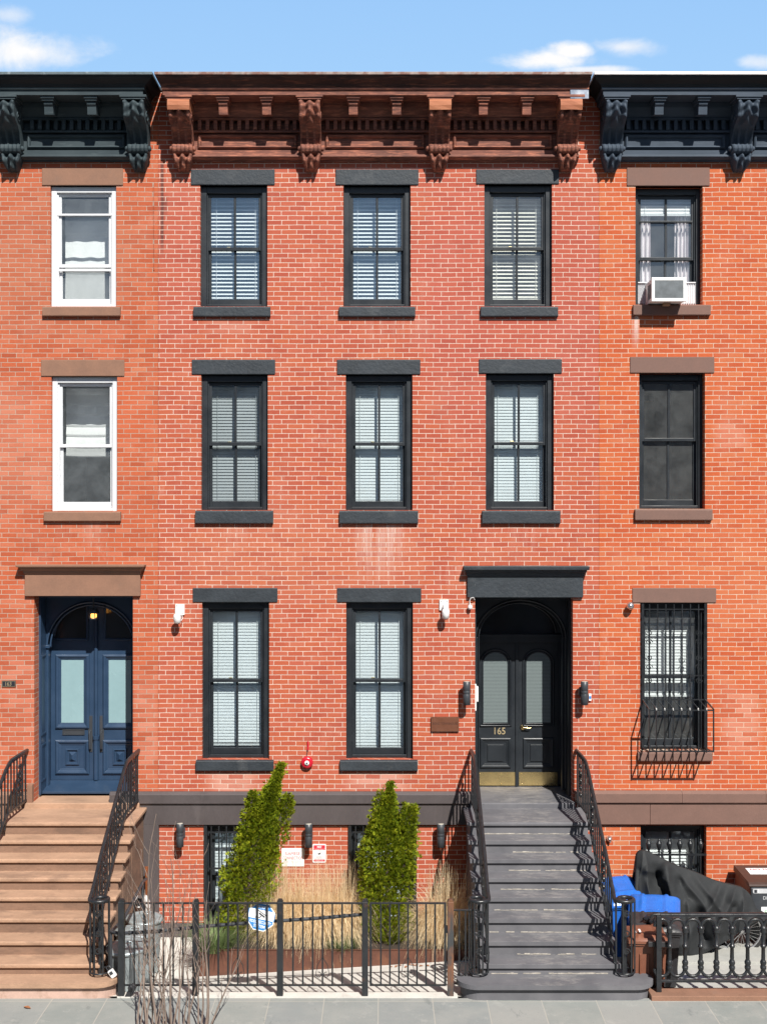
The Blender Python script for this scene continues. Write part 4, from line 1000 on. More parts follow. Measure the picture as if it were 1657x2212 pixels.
# window guards
def guard(name, label, x0, x1, z0, z1, n, y=-.025, rails=(), mat_=None, spear=False):
    g = thing(name, label, 'window guard', ((x0+x1)/2, y, z0))
    for i in range(n):
        b = MB(); x = x0+(x1-x0)*i/(n-1); b.tube([(x,y,z0),(x,y,z1)], .0085, 4); b.build('bar', M['iron'], g)
    for z in rails:
        b = MB(); b.box(x0-.05, x1+.05, y-.012, y+.012, z-.012, z+.012); b.build('rail', M['iron'], g)
    return g
for (a, b_, c_, d_, _, _), lb in zip(base_mid, ('black bar guard with a heart scroll on the basement window behind the first evergreen', 'black bar guard on the basement window behind the second evergreen')):
    g = guard('window_guard', lb, a+.11, b_-.11, c_+.1, Z(1783), 8, -.02, (Z(1797), Z(1875), c_+.25))
    f = MB(); f.box(a+.004,a+.05,-.03,.04,c_,d_-.004); f.box(b_-.05,b_-.004,-.03,.04,c_,d_-.004); f.box(a+.05,b_-.05,-.03,.0,c_,c_+.06)
    f.build('guard_frame', M['iron'], g, bevel=.003)
    o = MB(); xm = (a+b_)/2
    for zc in (Z(1835), Z(1915)):
        for sg in (-1, 1):
            o.tube([(xm,-.03,zc-.11),(xm+sg*.06,-.03,zc-.07),(xm+sg*.10,-.03,zc+.02),(xm+sg*.085,-.03,zc+.09),(xm+sg*.045,-.03,zc+.10),(xm+sg*.02,-.03,zc+.06)], .007, 5)
            o.tube(curl(xm+sg*.06, zc-.09, -.03, .05, 1.4, PI/2, sg), .006, 5)
        o.lathe([(.001,0),(.025,.003),(.02,.012),(.001,.014)], (xm,-.035,zc+.03), 10, axis='y')
    o.build('scroll_ornament', M['iron'], g)
# bulging guard of the right house
gx0, gx1 = X(1382)+.015, X(1527)-.015
g = thing('window_guard', 'black bulging basket guard over the lower window of the orange house', 'window guard', ((gx0+gx1)/2,-.1,2.3))
f = MB(); f.box(gx0,gx0+.035,-.035,.0,2.30,Z(1304)); f.box(gx1-.035,gx1,-.035,0,2.30,Z(1304))
for z in (Z(1316),Z(1459),3.02): f.box(gx0+.035,gx1-.035,-.024,-.004,z-.008,z+.008)
f.tube([(gx0+.02,-.02,3.02),(gx0+.02,-.45,2.955),(gx0+.02,-.45,2.36),(gx0+.02,-.02,2.33)], .009, 4); f.tube([(gx1-.02,-.02,3.02),(gx1-.02,-.45,2.955),(gx1-.02,-.45,2.36),(gx1-.02,-.02,2.33)], .009, 4)
f.tube([(gx0+.02,-.45,2.94),(gx1-.02,-.45,2.94)], .009, 4); f.tube([(gx0+.02,-.45,2.37),(gx1-.02,-.45,2.37)], .009, 4)
f.build('guard_frame', M['iron'], g)
for i in range(7):
    f = MB(); x = gx0+.115+(gx1-gx0-.23)*i/6
    f.tube([(x,-.018,Z(1305)),(x,-.018,3.02),(x,-.44,2.965),(x,-.455,2.94),(x,-.455,2.375),(x,-.44,2.355),(x,-.02,2.34)], .0075, 4); f.build('bar', M['iron'], g)
o = MB()
for x, sg in ((gx0+.05,1),(gx1-.05,-1)):
    for zc in (3.98,3.84,3.62,3.48,3.30):
        o.tube(curl(x+sg*.06, zc, -.015, .05, 1.3, PI if zc in (3.98,3.62,3.30) else 0, sg), .005, 4)
o.build('scroll_ornament', M['iron'], g)
bx0, bx1 = X(1383)+.05, X(1525)-.05
g = thing('window_guard', 'black spear-topped bars on the basement window behind the covered bicycle', 'window guard', ((bx0+bx1)/2,-.02,0))
f = MB(); zr = Z(1846,-.02); f.box(bx0-.045,bx1+.045,-.035,-.01,zr-.012,zr+.012); f.build('rail', M['iron'], g); f = MB(); f.box(bx0-.045,bx1+.045,-.035,-.01,.1,.124); f.build('rail', M['iron'], g)
for i in range(6):
    f = o = MB(); x = bx0+.06+(bx1-bx0-.10)*i/5
    f.tube([(x,-.0225,-.1),(x,-.0225,zr+.05)], .012, 6)
    o.lathe([(.012,0),(.022,.015),(.014,.03),(.022,.045),(.034,.085),(.040,.125),(.032,.150),(.018,.155),(.022,.175),(.012,.195),(.001,.20)], (x,-.0225,zr+.03), 10); f.build('bar', M['iron'], g)

# air conditioner in the top window of the right house
ya = -.30; ax0, ax1, az0, az1 = X(1407,ya), X(1482,ya), Z(651,ya), Z(599,ya)
k = thing('air_conditioner', 'white window air conditioner with a weathered grey grille, above a mauve stone sill', 'air conditioner', ((ax0+ax1)/2,0,az0))
b = MB(); b.box(ax0+.012,ax1-.012,ya+.03,.2,az0+.01,az1-.012); b.ring(ax0,ax1,az0,az1,.045,ya,ya+.035); b.build('casing', M['white_plastic'], k, bevel=.006)
b = MB(); b.box(ax0+.045,ax1-.045,ya+.012,ya+.029,az0+.045,az1-.045)
for i in range(26): z = az0+.05+i*(az1-az0-.10)/25; b.box(ax0+.047,ax1-.047,ya+.006,ya+.0119,z-.003,z+.003)
for i in range(14): b.box(ax0+.010,ax0+.0119,ya+.05+.018*i,ya+.06+.018*i,az0+.06,az1-.07)
b.build('grille', plain('dusty grille', (.20,.22,.235), .6, var=.3, nscale=12, dirt=((.5,.5,.5), .68, .6)), k)
zs = ro[0][2]+.004
for (p, q) in ((ro[0][0]+.065, ax0+.02), (ax1-.02, ro[0][1]-.065)):
    b = MB()
    n = 8; P = [(p+(q-p)*i/(2*n), .14+(.02 if i % 2 else 0)) for i in range(2*n+1)]
    for (u, v) in zip(P, P[1:]): b.add([(u[0],u[1],zs),(v[0],v[1],zs),(v[0],v[1],zs+.33),(u[0],u[1],zs+.33)], [(0,1,2,3)])
    b.box(min(p,q), max(p,q), .13, .17, zs+.33, zs+.345)
    b.build('side_curtain', M['white_vinyl'], k)
b = MB(); b.box((ax0+ax1)/2-.04,(ax0+ax1)/2+.05,-.16,-.03,az0-.03,az0+.008); b.build('support', M['tan_deck'], k)
b = MB(); b.box(ax0+.15,ax0+.34,ya-.001,ya-.0003,az1-.026,az1-.020); b.build('label_strip', M['sign_grey'], k)
# ================================================================ ground
def zfloor(x, y):
    """left yard slopes from the pavement down to the basement wall, lower on the left"""
    s = max(0, min(1, (-3.0-y)/-3.0)) if False else max(0.0, min(1.0, (3.0+y)/1.5))
    tgt = -.36+.22*max(0, min(1, (x+2.4)/3.5))
    return s*tgt - .004
g = MB(); g.box(-200,200,-200,200,-1.2,-.62); tag(g.build('ground', M['earth'], None, (0,0,-1)), kind='structure')
g = MB(); g.box(-30,30,-7.0,-3.06,-.3,0); tag(g.build('sidewalk', M['flags'], None, (0,-5,0)), kind='structure')
g = MB(); g.box(-30,30,-7.18,-7.005,-.35,-.005); tag(g.build('kerb', M['concrete'], None, (0,-7.1,0)), kind='structure')
g = MB(); g.box(-60,60,-16,-7.18,-.4,-.14); tag(g.build('road', M['asphalt'], None, (0,-11,-.1)), kind='structure')
g = MB(); g.box(-60,60,-21.98,-16.005,-.4,0); tag(g.build('pavement', M['concrete'], None, (0,-19,0)), kind='structure')
g = MB(); g.grid(lambda u, v: Vector((-3.42+4.6*u, -3.0+3.05*v, zfloor(-3.42+4.6*u, -3.0+3.05*v))), 20, 24); tag(g.build('yard_floor', M['concrete_pale'], None, (-1,-1.5,-.2)), kind='structure')
g = MB(); g.box(-3.12,.87,-3.055,-2.90,-.3,.012); tag(g.build('yard_kerb', M['concrete_pale'], None, (-1,-3,0)), kind='structure', )
g = MB(); g.box(2.7,9.2,-2.88,-.0,-.5,-.17); g.box(2.9,9.2,-1.55,-.05,-.169,-.145); tag(g.build('yard_paving', M['concrete'], None, (5,-1.5,-.2)), kind='structure')
g = MB(); g.box(3.12,9.2,-3.14,-2.885,-.3,.055); tag(g.build('yard_coping', M['brownstone'], None, (5,-3,0), bevel=.008), kind='structure')
g = MB(); g.box(-9,-5.2,-3.05,-.05,-.3,-.02); tag(g.build('side_yard', M['concrete'], None, (-7,-1.5,0)), kind='structure')

# ================================================================ front fence and gate
YF = -3.0
def fx(s): return (s-CX)*(D+YF)/F
PX = [fx(263.5), fx(423.5), fx(605.5), fx(788.5), fx(973)]
fence = thing('iron_fence', 'black iron fence with square posts in front of the planter and dry grasses', 'fence', (-1.7,YF,0))
for i, x in enumerate(PX[:4]):
    b = MB(); b.box(x-.036,x+.036,YF-.036,YF+.036,.012,1.115); b.prism([(x-.036,1.115),(x+.036,1.115),(x+.02,1.142),(x-.02,1.142)], 'y', YF-.03, YF+.03); b.build('post', M['iron_worn'], fence, bevel=.004)
def fence_panel(a, b_, n, parent, frame=0, top=1.095, bot=.13, y=YF):
    r = MB(); r.box(a,b_,y-.014,y+.014,top-.009,top+.009); r.build('rail', M['iron'], parent, bevel=.002); r = MB(); r.box(a,b_,y-.012,y+.012,bot-.009,bot+.009)
    if frame:
        r.build('rail', M['iron'], parent, bevel=.002); r = MB()
        r.box(a,a+frame,y-.016,y+.016,bot+.009,top-.009); r.box(b_-frame,b_,y-.016,y+.016,bot+.009,top-.009)
    r.build('gate_stile' if frame else 'rail', M['iron'], parent, bevel=.002)
    lo, hi = a+frame, b_-frame
    for i in range(n):
        bars = MB(); x = lo+(hi-lo)*(i+1)/(n+1); bars.tube([(x,y,bot+.009),(x,y,top-.009)], .0095, 4); bars.build('baluster', M['iron'], parent)
    o = MB(); xm = (a+b_)/2                       # thin wire curls near the foot
    for sg in (-1, 1):
        o.tube([(xm,y-.016,bot+.34),(xm+sg*.06,y-.016,bot+.24),(xm+sg*.075,y-.016,bot+.15)]+[(xm+sg*.045+sg*.03*math.cos(q*.5), y-.016, bot+.13-.03*math.sin(q*.5)) for q in range(11)], .0035, 4)
    o.build('scroll_ornament', M['iron'], parent)
for (a, b_, n) in ((PX[0]+.036,PX[1]-.036,6),(PX[1]+.036,PX[2]-.036,7),(PX[2]+.036,PX[3]-.036,7)): fence_panel(a, b_, n, fence)
gate = thing('iron_gate', 'black iron gate between two posts in front of the second evergreen', 'gate', ((PX[3]+PX[4])/2,YF,0))
fence_panel(PX[3]+.055, PX[4]-.05, 7, gate, .026)
b = MB(); b.box(PX[4]-.05,PX[4]-.036,YF-.02,YF+.02,.75,.83); b.build('latch', M['iron'], gate)
f2 = thing('iron_fence', 'short low iron fence section between the rusty gate post and the grey steps', 'fence', (PX[4]+.2,YF,0))
b = MB(); x = PX[4]; b.box(x-.036,x+.036,YF-.036,YF+.036,.012,1.115); b.prism([(x-.036,1.115),(x+.036,1.115),(x+.02,1.142),(x-.02,1.142)], 'y', YF-.03, YF+.03); b.build('post', plain('rusted grey post', (.045,.048,.05), .5, var=.25, dirt=((.20,.085,.04), .50, .8), stretch=(1,1,.4)), f2, bevel=.004)
fence_panel(PX[4]+.036, 1.12, 3, f2, 0, .975, .10, YF+.12)

# octagonal sign hung on the fence
k = thing('octagon_sign', 'blue and white octagonal video security sign hanging behind the fence bars', 'sign', (fx(564),YF+.03,.9))
M4 = Matrix.Translation((fx(564), YF+.035, HZ-(1983-CY)*(D+YF)/F)) @ Matrix.Rotation(R(12), 4, 'Y') @ Matrix.Rotation(R(-5), 4, 'X')
octo = lambda r: [(r*math.cos(PI/8+PI/4*i), r*math.sin(PI/8+PI/4*i)) for i in range(8)]
b = MB(); b.prism(octo(.172), 'y', .0, .008); b.v = [tuple(M4 @ Vector(v)) for v in b.v]; b.build('board', M['sign_white'], k)
b = MB()
def clip_oct(r, z0, z1):
    P = octo(r); out = []
    def cut(P, sgn, zc):
        o = []
        for p, q in zip(P, P[1:]+P[:1]):
            ip, iq = sgn*(p[1]-zc) >= 0, sgn*(q[1]-zc) >= 0
            if ip: o.append(p)
            if ip != iq:
                t = (zc-p[1])/(q[1]-p[1]); o.append((p[0]+(q[0]-p[0])*t, zc))
        return o
    return cut(cut(P, 1, z0), -1, z1)
b.prism(clip_oct(.160, .082, .2), 'y', -.0015, -.0002); b.prism(clip_oct(.160, -.2, -.028), 'y', -.0015, -.0002)
for zz in (-1, 1): b.box(zz*.1565-.004, zz*.1565+.004, -.0015, -.0002, -.028, .082)
text_into(b, '24 HOUR', 0, .112, .135, .038, -.0022, 1, bold=.02); text_into(b, 'VIDEO SECURITY', 0, -.060, .27, .036, -.0022, 1, bold=.02); text_into(b, 'SYSTEM', 0, -.108, .135, .036, -.0022, 1, bold=.02)
b.prism([(-.03,.048),(.045,.012),(.040,-.004),(-.035,.030)], 'y', -.0018, -.0002, 2); b.prism([(-.05,.075),(.075,.020),(.072,.012),(-.052,.066)], 'y', -.0018, -.0002, 2)
b.prism([(-.01,.012),(.004,.006),(-.012,-.012),(-.06,-.018),(-.06,-.006),(-.02,-.004)], 'y', -.0018, -.0002, 2); b.box(-.066,-.058,-.0018,-.0002,-.024,.004,2)
b.v = [tuple(M4 @ Vector(v)) for v in b.v]; b.build('print', [M['sign_blue'], M['sign_white'], M['sign_black']], k)

# ramp handrail pipe wrapped with tape
def pp(s, t, y): return Vector((X(s,y), y, Z(t,y)))
pr = [pp(316,1899,-.55), pp(309,1906,-.9), pp(268,1985,-2.2), pp(240,2014,-2.72), pp(262,2016,-2.85), pp(340,2012,-2.85), pp(440,2001,-2.88), pp(560,1992,-2.88), pp(680,1984,-2.88), pp(787,1975,-2.9)]
k = thing('pipe_handrail', 'black pipe handrail wrapped with tape, running behind the fence bars', 'handrail', (-2.2,-2.85,.6))
b = MB(); b.tube(pr, .021, 8)
for i in range(24):
    t = i/24; q = pr[4]+(pr[5]-pr[4])*0
    seg = pr[4:]; L = t*(len(seg)-1); j = int(L); p = seg[j]+(seg[j+1]-seg[j])*(L-j); dr = (seg[j+1]-seg[j]).normalized()
    b.tube([p, p+dr*.022], .0245, 8, 1)
b.build('pipe', [M['charcoal'], M['rubber']], k)
b = MB(); p = pp(240,2014,-2.72); b.tube([p, Vector((p.x,p.y,0.0))], .02, 8); p = pr[1]; b.tube([p, Vector((p.x,p.y,zfloor(p.x,p.y)))], .02, 8); b.build('leg', M['charcoal'], k)
# pipes by the corner
k = thing('vent_pipe', 'white plastic drain elbow standing at the corner of the plum wall', 'pipe', (X(303,-.6),-.6,-.3))
x, y = X(303,-.7), -.7; z = Z(1945,-.7)
b = MB(); b.tube([(x+.06,y+.1,-.40),(x+.06,y+.1,z-.06),(x+.05,y+.06,z-.005),(x,y-.02,z)], .062, 16); b.lathe([(.075,-.04),(.075,.04)], (x,y-.04,z), 20, axis='y'); b.build('elbow', M['white_plastic'], k)
b = MB(); b.lathe([(.055,.0),(.001,.004)], (x,y-.082,z), 18, axis='y'); b.build('bore', M['charcoal'], k)
b = MB(); q = pp(317,1880,-.25); b.tube([q, Vector((q.x, q.y, -.38))], .018, 8); b.tube([q, q+Vector((0,0,.05))], .026, 8)
tag(b.build('copper_pipe', M['copper'], None, (q.x,q.y,-.38)), 'thin rusty orange standpipe rising against the plum wall corner', 'pipe')

# ================================================================ rubbish bins
def trash_can(x, y, r, z0, z1, label, dent):
    k = thing('trash_can', label, 'trash can', (x,y,z0), 'silver trash cans')
    pr_ = [(r*.80,0),(r*.81,.02)]; h = z1-z0
    for i in range(9): t = i/8; pr_.append((r*(.82+.14*t)+(.004 if i % 2 else 0), .03+(h-.10)*t))
    pr_ += [(r*.985,h-.055),(r*.985,h-.03)]
    b = MB(); b.lathe(pr_, (x,y,z0), 28); b.build('can_body', M['galv'], k)
    l = MB(); mt = Matrix.Rotation(R(dent[0]),4,'X') @ Matrix.Rotation(R(dent[1]),4,'Y')
    l.lathe([(r*1.06,-.035),(r*1.08,-.03),(r*1.06,-.002),(r*.95,.002),(r*.82,.010),(r*.80,.006),(r*.45,.016),(r*.2,.019),(.001,.020)], (x,y,z1), 32, M=mt)
    l.tube([Vector((x-.06,y,z1+.015)),Vector((x-.055,y,z1+.045)),Vector((x+.055,y,z1+.045)),Vector((x+.06,y,z1+.015))], .009, 6); l.build('lid', M['galv'], k)
    for s in (-1, 1): b = MB(); b.tube([(x+s*r*.97,y-.07,z1-.18),(x+s*(r*.97+.035),y-.06,z1-.2),(x+s*(r*.97+.035),y+.06,z1-.2),(x+s*r*.97,y+.07,z1-.18)], .007, 6); b.build('handle', M['chrome'], k)
cans = [(Vector((X(276,-2.45),-2.45,0)),Z(2042,-2.45),.245,'dented silver trash can in front, directly behind the left fence post',(3,-3)),
        (Vector((X(293,-1.88),-1.88,0)),Z(2010,-1.88),.245,'silver trash can with a smooth lid, middle of the row of three',(-2,2)),
        (Vector((X(313,-1.30),-1.30,0)),Z(1981,-1.30),.225,'silver trash can at the back of the row, nearest the plum wall corner',(2,3))]
for p, zt, r, lb, dn in cans: trash_can(p.x, p.y, r, zfloor(p.x,p.y), zt, lb, dn)
def wheelie(name, label, x, y, w, d, z0, z1, body, lid, rot=0, dome=.05, group=None, extra=None, slope=0):
    """two-wheeled bin: tapered body with rim, moulded lid with ribs, handle bar and wheels"""
    k = thing(name, label, 'bin', (x,y,z0), group)
    Mt = Matrix.Translation((x,y,z0)) @ Matrix.Rotation(R(rot),4,'Z'); h = z1-z0-.06
    def T(b): b.v = [tuple(Mt @ Vector(v)) for v in b.v]
    b = MB(); P = lambda s, q: [(-w/2*s,-d/2*q),(w/2*s,-d/2*q),(w/2*s,d/2*q),(-w/2*s,d/2*q)]
    lv = [(.80,.78,.02),(.82,.80,.06),(.96,.94,h-.08-slope),(.97,.95,h-.06-slope),(1.03,1.02,h-.055-slope),(1.03,1.02,h-slope-.03)]
    for (s, q, z), (s2, q2, z2) in zip(lv, lv[1:]):
        A, B = P(s,q), P(s2,q2)
        for i in range(4): j = (i+1) % 4; b.add([(*A[i],z),(*A[j],z),(*B[j],z2),(*B[i],z2)], [(0,1,2,3)])
    b.add([(*q,.02) for q in P(.8,.78)], [(3,2,1,0)])
    for q in (-.22,.0,.22): b.box(w*q-.012,w*q+.012,-d/2*.99,-d/2*.86,h*.25,h*.8)
    T(b); b.build('bin_body', body, k, bevel=.012)
    l = MB()
    def lf(u, v):
        a, c = (u*2-1), (v*2-1); e = max(abs(a)**6, abs(c)**6)
        rib = .016 if (abs(abs(a)-.45) < .07 and abs(c) < .8) or (abs(c+.55) < .07 and abs(a) < .8) else 0
        return Vector((a*w*.54, c*d*.55, h+.005+dome*(1-e)+rib+slope*(c-1)*.5+.012*math.sin(a*3+1)*(1-e)))
    l.grid(lf, 28, 28); l.add([(-w*.54,-d*.55,h-slope+.006),(w*.54,-d*.55,h-slope+.006),(w*.54,-d*.55,h-slope-.025),(-w*.54,-d*.55,h-slope-.025),(-w*.54,d*.55,h+.006),(w*.54,d*.55,h+.006),(w*.54,d*.55,h-.025),(-w*.54,d*.55,h-.025)], [(0,1,2,3),(4,7,6,5),(0,3,7,4),(1,5,6,2)]); T(l); l.build('lid', lid, k)
    hb = MB(); hb.tube([(-w*.42,d*.50,h-.03),(-w*.42,d*.62,h-.01),(w*.42,d*.62,h-.01),(w*.42,d*.50,h-.03)], .014, 8); T(hb); hb.build('handle', body, k)
    for s in (-1, 1): wl = MB(); wl.lathe([(.03,-.025),(.095,-.022),(.10,0),(.095,.022),(.03,.025)], (s*w*.44, d*.40, .08), 18, axis='x'); T(wl); wl.build('wheel', M['rubber'], k)
    if extra: extra(k, Mt, h)
    return k
wheelie('wheeled_bin', 'blue wheeled bin at the back, nearest the grey steps and the orange brick', 3.18, -1.15, .46, .55, -.17, .77, M['bin_blue'], M['bin_blue'], 8, .09, 'blue recycling bins', None, .16)
wheelie('wheeled_bin', 'blue wheeled bin in front of the other blue one, against the black tarpaulin', 3.46, -1.78, .60, .50, -.17, .73, M['bin_blue'], M['bin_blue'], -14, .10, 'blue recycling bins', None, .20)
wheelie('wheeled_bin', 'black bin with a wrinkled lid between the blue bins and the brown bin', 3.38, -2.20, .58, .36, -.17, .70, M['bin_black'], M['bin_black'], -8, .04, None, None, .10)
def brown_extra(k, Mt, h):
    b = MB(); b.box(-.13,.06,-.12,.03,h+.052,h+.057); b.v = [tuple(Mt @ Vector(v)) for v in b.v]; b.build('sticker', M['sign_white'], k)
    b = MB(); b.box(-.02,.26,-.33,-.27,h-.03,h+.03); b.v = [tuple(Mt @ Vector(v)) for v in b.v]; b.build('latch', M['bin_black'], k, bevel=.006)
    b = MB(); b.box(.06,.10,-.268,-.20,.05,h-.05); b.v = [tuple(Mt @ Vector(v)) for v in b.v]; b.build('rib', M['bin_lid_brown'], k, bevel=.006)
wheelie('wheeled_bin', 'brown wheeled bin with a white sticker on its lid beside the grey steps', 3.17, -2.61, .44, .46, -.17, .645, M['bin_brown'], M['bin_brown'], -4, .05, None, brown_extra)
b = MB(); mt = Matrix.Translation((3.40,-2.30,.70)) @ Matrix.Rotation(R(25),4,'Z')
def bagfn(u, v):
    a, c = u*2*PI, v*PI; rr = 1+.13*math.sin(5*a+3*v)+.10*math.sin(9*a-7*v)+.08*math.sin(17*a+5*c)
    return mt @ Vector((.17*rr*math.sin(c)*math.cos(a), .13*rr*math.sin(c)*math.sin(a), .06*rr*math.cos(c)-.03))
b.grid(bagfn, 44, 18)
tag(b.build('plastic_bag', plain('glossy black film', (.02,.02,.022), .15, var=.3, bump=.8, bscale=14, spec=.8), None, (3.40,-2.30,.66)), 'crumpled shiny black plastic bag on the brown bin', 'bag')
# cabinet bin at the edge
k = thing('storage_bin', 'brown cabinet bin with a charcoal front panel and stickers at the photo edge', 'bin', (5.4,-.55,-.17))
cx0 = 4.985
b = MB(); b.box(cx0,cx0+1.0,-.80,-.12,-.165,.60); b.build('bin_body', M['bin_brown'], k, bevel=.012)
b = MB(); b.prism([(-.85,.603),(-.85,.63),(-.80,.655),(-.12,.69),(-.10,.603)], 'x', cx0-.02, cx0+1.02); b.build('lid', M['bin_lid_brown'], k, bevel=.012)
b = MB(); b.box(cx0-.004,cx0+1.01,-.86,-.802,-.12,.598); b.build('front_panel', M['charcoal'], k, bevel=.02)
b = MB(); b.prism(rrect(cx0+.02,cx0+.60,.525,.585,.02), 'y', -.868, -.861); b.box(cx0+.04,cx0+.075,-.872,-.869,.535,.575,1); b.box(cx0+.085,cx0+.10,-.872,-.869,.535,.575,2); text_into(b, 'DEPT', cx0+.232, .462, .14, .044, -.8625, 0)
b.build('print', [M['sign_grey'], M['sign_black'], M['sign_white']], k)
b = MB(); mt = Matrix.Translation((cx0+.40,-.40,.678)) @ Matrix.Rotation(R(-87),4,'X')
b.box(-.30,.5,-.002,0,-.10,.14); text_into(b, 'NO DUMPING', .05, .085, .6, .05, -.004, 1, bold=.02)
for q in range(4): b.box(-.27,.4-.1*(q % 2),-.004,-.0025,.03-.03*q,.042-.03*q,2)
b.v = [tuple(mt @ Vector((v[0], v[1], v[2]))) for v in b.v]; b.build('sticker', [M['sign_white'], M['sign_red'], M['sign_grey']], k)
b = MB(); b.box(cx0+.135,cx0+.7,-.8645,-.8612,.20,.34); b.box(cx0+.135,cx0+.7,-.8655,-.8647,.20,.235,1); text_into(b, 'clean', cx0+.28, .29, .2, .05, -.866, 2); b.build('sticker', [M['sign_white'], plain('orange print', (.75,.22,.03), .5), plain('green print', (.08,.35,.12), .5)], k)

# ================================================================ bicycle under a tarpaulin
k = thing('covered_bicycle', 'bicycle under a black tarpaulin with its silver wheel showing, in the right yard', 'bicycle', (4.2,-1.4,-.15))
YC = -1.02
def P2(s, t): return (X(s,YC), Z(t,YC))
ridge = [P2(1371,1885),P2(1374,1848),P2(1388,1838),P2(1412,1846),P2(1455,1868),P2(1500,1884),P2(1545,1903),P2(1585,1913),P2(1606,1920),P2(1622,1936),P2(1634,1962),P2(1650,1972),P2(1672,1985),P2(1690,2020)]
hem = [P2(1364,2020),P2(1372,2034),P2(1388,2045),P2(1408,2052),P2(1440,2058),P2(1470,2072),P2(1500,2068),P2(1535,2052),P2(1560,2038),P2(1585,2022),P2(1612,2004),P2(1640,1990),P2(1668,1998),P2(1690,2025)]
def samp(L, u):
    q = u*(len(L)-1); i = min(int(q), len(L)-2); f_ = q-i
    p0, p1, p2, p3 = L[max(i-1,0)], L[i], L[i+1], L[min(i+2,len(L)-1)]
    return [.5*((2*p1[c])+(-p0[c]+p2[c])*f_+(2*p0[c]-5*p1[c]+4*p2[c]-p3[c])*f_*f_+(-p0[c]+3*p1[c]-3*p2[c]+p3[c])*f_**3) for c in (0,1)]
CREASE = [([(1440,1866),(1448,1930),(1462,2040)],.11,20),([(1440,1866),(1424,1930),(1412,2040)],.06,15),([(1388,1838),(1377,1930),(1370,2030)],.06,13),([(1392,1840),(1400,1900),(1404,1950)],.05,11),
          ([(1436,1870),(1412,1885),(1396,1880)],.06,11),([(1455,1868),(1515,1950),(1552,2012)],.045,12),([(1500,1885),(1560,1975),(1575,2020)],.05,16),([(1592,1914),(1562,1985),(1545,2040)],.075,16),
          ([(1604,1920),(1604,1975),(1598,2010)],.05,13),([(1622,1936),(1638,1972),(1650,1990)],.05,12),([(1560,1910),(1532,1962),(1500,2000),(1470,2060)],.06,14),([(1475,1920),(1490,1980),(1488,2060)],.05,13),
          ([(1416,1885),(1430,1925),(1440,1960)],-.13,20),([(1470,1900),(1482,1940)],-.05,12),([(1505,1975),(1520,2030)],-.09,16),([(1380,1880),(1386,1960),(1390,2030)],-.05,12),([(1580,1960),(1572,2020)],-.05,12)]
def pdist(px, py, L):
    b = 1e9
    for (x0, y0), (x1, y1) in zip(L, L[1:]):
        dx, dy = x1-x0, y1-y0; t = max(0, min(1, ((px-x0)*dx+(py-y0)*dy)/(dx*dx+dy*dy)))
        b = min(b, math.hypot(px-x0-t*dx, py-y0-t*dy))
    return b
def tarp(front):
    """cloth pulled over handlebar and saddle: a bulge plus sharp creases running down from the high points"""
    tri = lambda q: 1-2*abs(((q/PI) % 2)-1)
    def fn(u, v):
        r, h_ = samp(ridge, u), samp(hem, u)
        x = r[0]+(h_[0]-r[0])*v; z = r[1]+(h_[1]-r[1])*v
        wid = .05+.26*math.sin(min(1, v*1.25)*PI*.5)*(1-.3*u)
        s_ = x*F/(D+YC)+CX; t_ = CY-(z-HZ)*F/(D+YC)
        s_ += 2*math.sin(t_*.07)
        fold = .010*v*tri(u*41+3.2*v)+.006*v*tri(u*73-5*v)
        for (L_, a_, w_) in CREASE:
            q = max(0, 1-pdist(s_, t_, L_)/(w_*1.35)); fold += 1.35*a_*(q**1.6)*min(1, v*4+.15)
        y = YC + (-1 if front else 1)*(wid+fold)
        q = (D+y)/(D+YC) if front else 1
        return Vector((x*q, y, HZ+(z-HZ)*q))
    return fn
b = MB(); b.grid(tarp(True), 170, 80); b.grid(tarp(False), 60, 24)
rv = [tarp(True)(i/60, 0) for i in range(61)]; bv = [tarp(False)(i/60, 0) for i in range(61)]
b.add(rv+bv, [(i, i+1, 62+i, 61+i) for i in range(60)], 0, True)
b.build('tarpaulin', M['tarp'], k)
wx, wz = P2(1600,2010); wr = .30
b = MB(); b.tube([(wx+wr*math.cos(2*PI*i/40), YC, wz+wr*math.sin(2*PI*i/40)) for i in range(41)], .022, 8, caps=False)
wh = b.build('wheel', M['rubber'], k)
b = MB(); b.tube([(wx+(wr-.035)*math.cos(2*PI*i/40), YC, wz+(wr-.035)*math.sin(2*PI*i/40)) for i in range(41)], .016, 6, caps=False); b.lathe([(.02,-.05),(.026,-.03),(.018,0),(.026,.03),(.02,.05)], (wx,YC,wz), 14, axis='y'); b.build('rim', M['chrome'], wh)
b = MB()
for i in range(28):
    a = 2*PI*i/28; a2 = a+(.5 if i % 2 else -.5); b.tube([(wx+.02*math.cos(a2),YC+(.03 if i % 4 < 2 else -.03),wz+.02*math.sin(a2)),(wx+(wr-.04)*math.cos(a),YC,wz+(wr-.04)*math.sin(a))], .002, 4, caps=False)
b.build('spoke', M['chrome'], wh)
px_, pz_ = P2(1558,2056)
b = MB(); b.lathe([(.075,-.006),(.085,0),(.075,.006)], (px_,YC-.05,pz_+.03), 22, axis='y'); b.lathe([(.02,-.04),(.03,.02),(.02,.05)], (px_,YC-.05,pz_+.03), 12, axis='y'); b.tube([(px_,YC-.09,pz_+.03),(px_-.11,YC-.09,pz_+.05)], .012, 6); b.box(px_-.15,px_-.08,YC-.17,YC-.09,pz_+.035,pz_+.06)
b.tube([(px_,YC-.03,pz_+.03),(wx,YC-.04,wz)], .011, 6); b.build('crank', M['chrome'], k)
wx2 = P2(1420,2010)[0]
b = MB(); b.tube([(wx2+wr*math.cos(2*PI*i/32), YC+.03, wz+wr*math.sin(2*PI*i/32)) for i in range(33)], .024, 8, caps=False); b.build('wheel', M['rubber'], k)

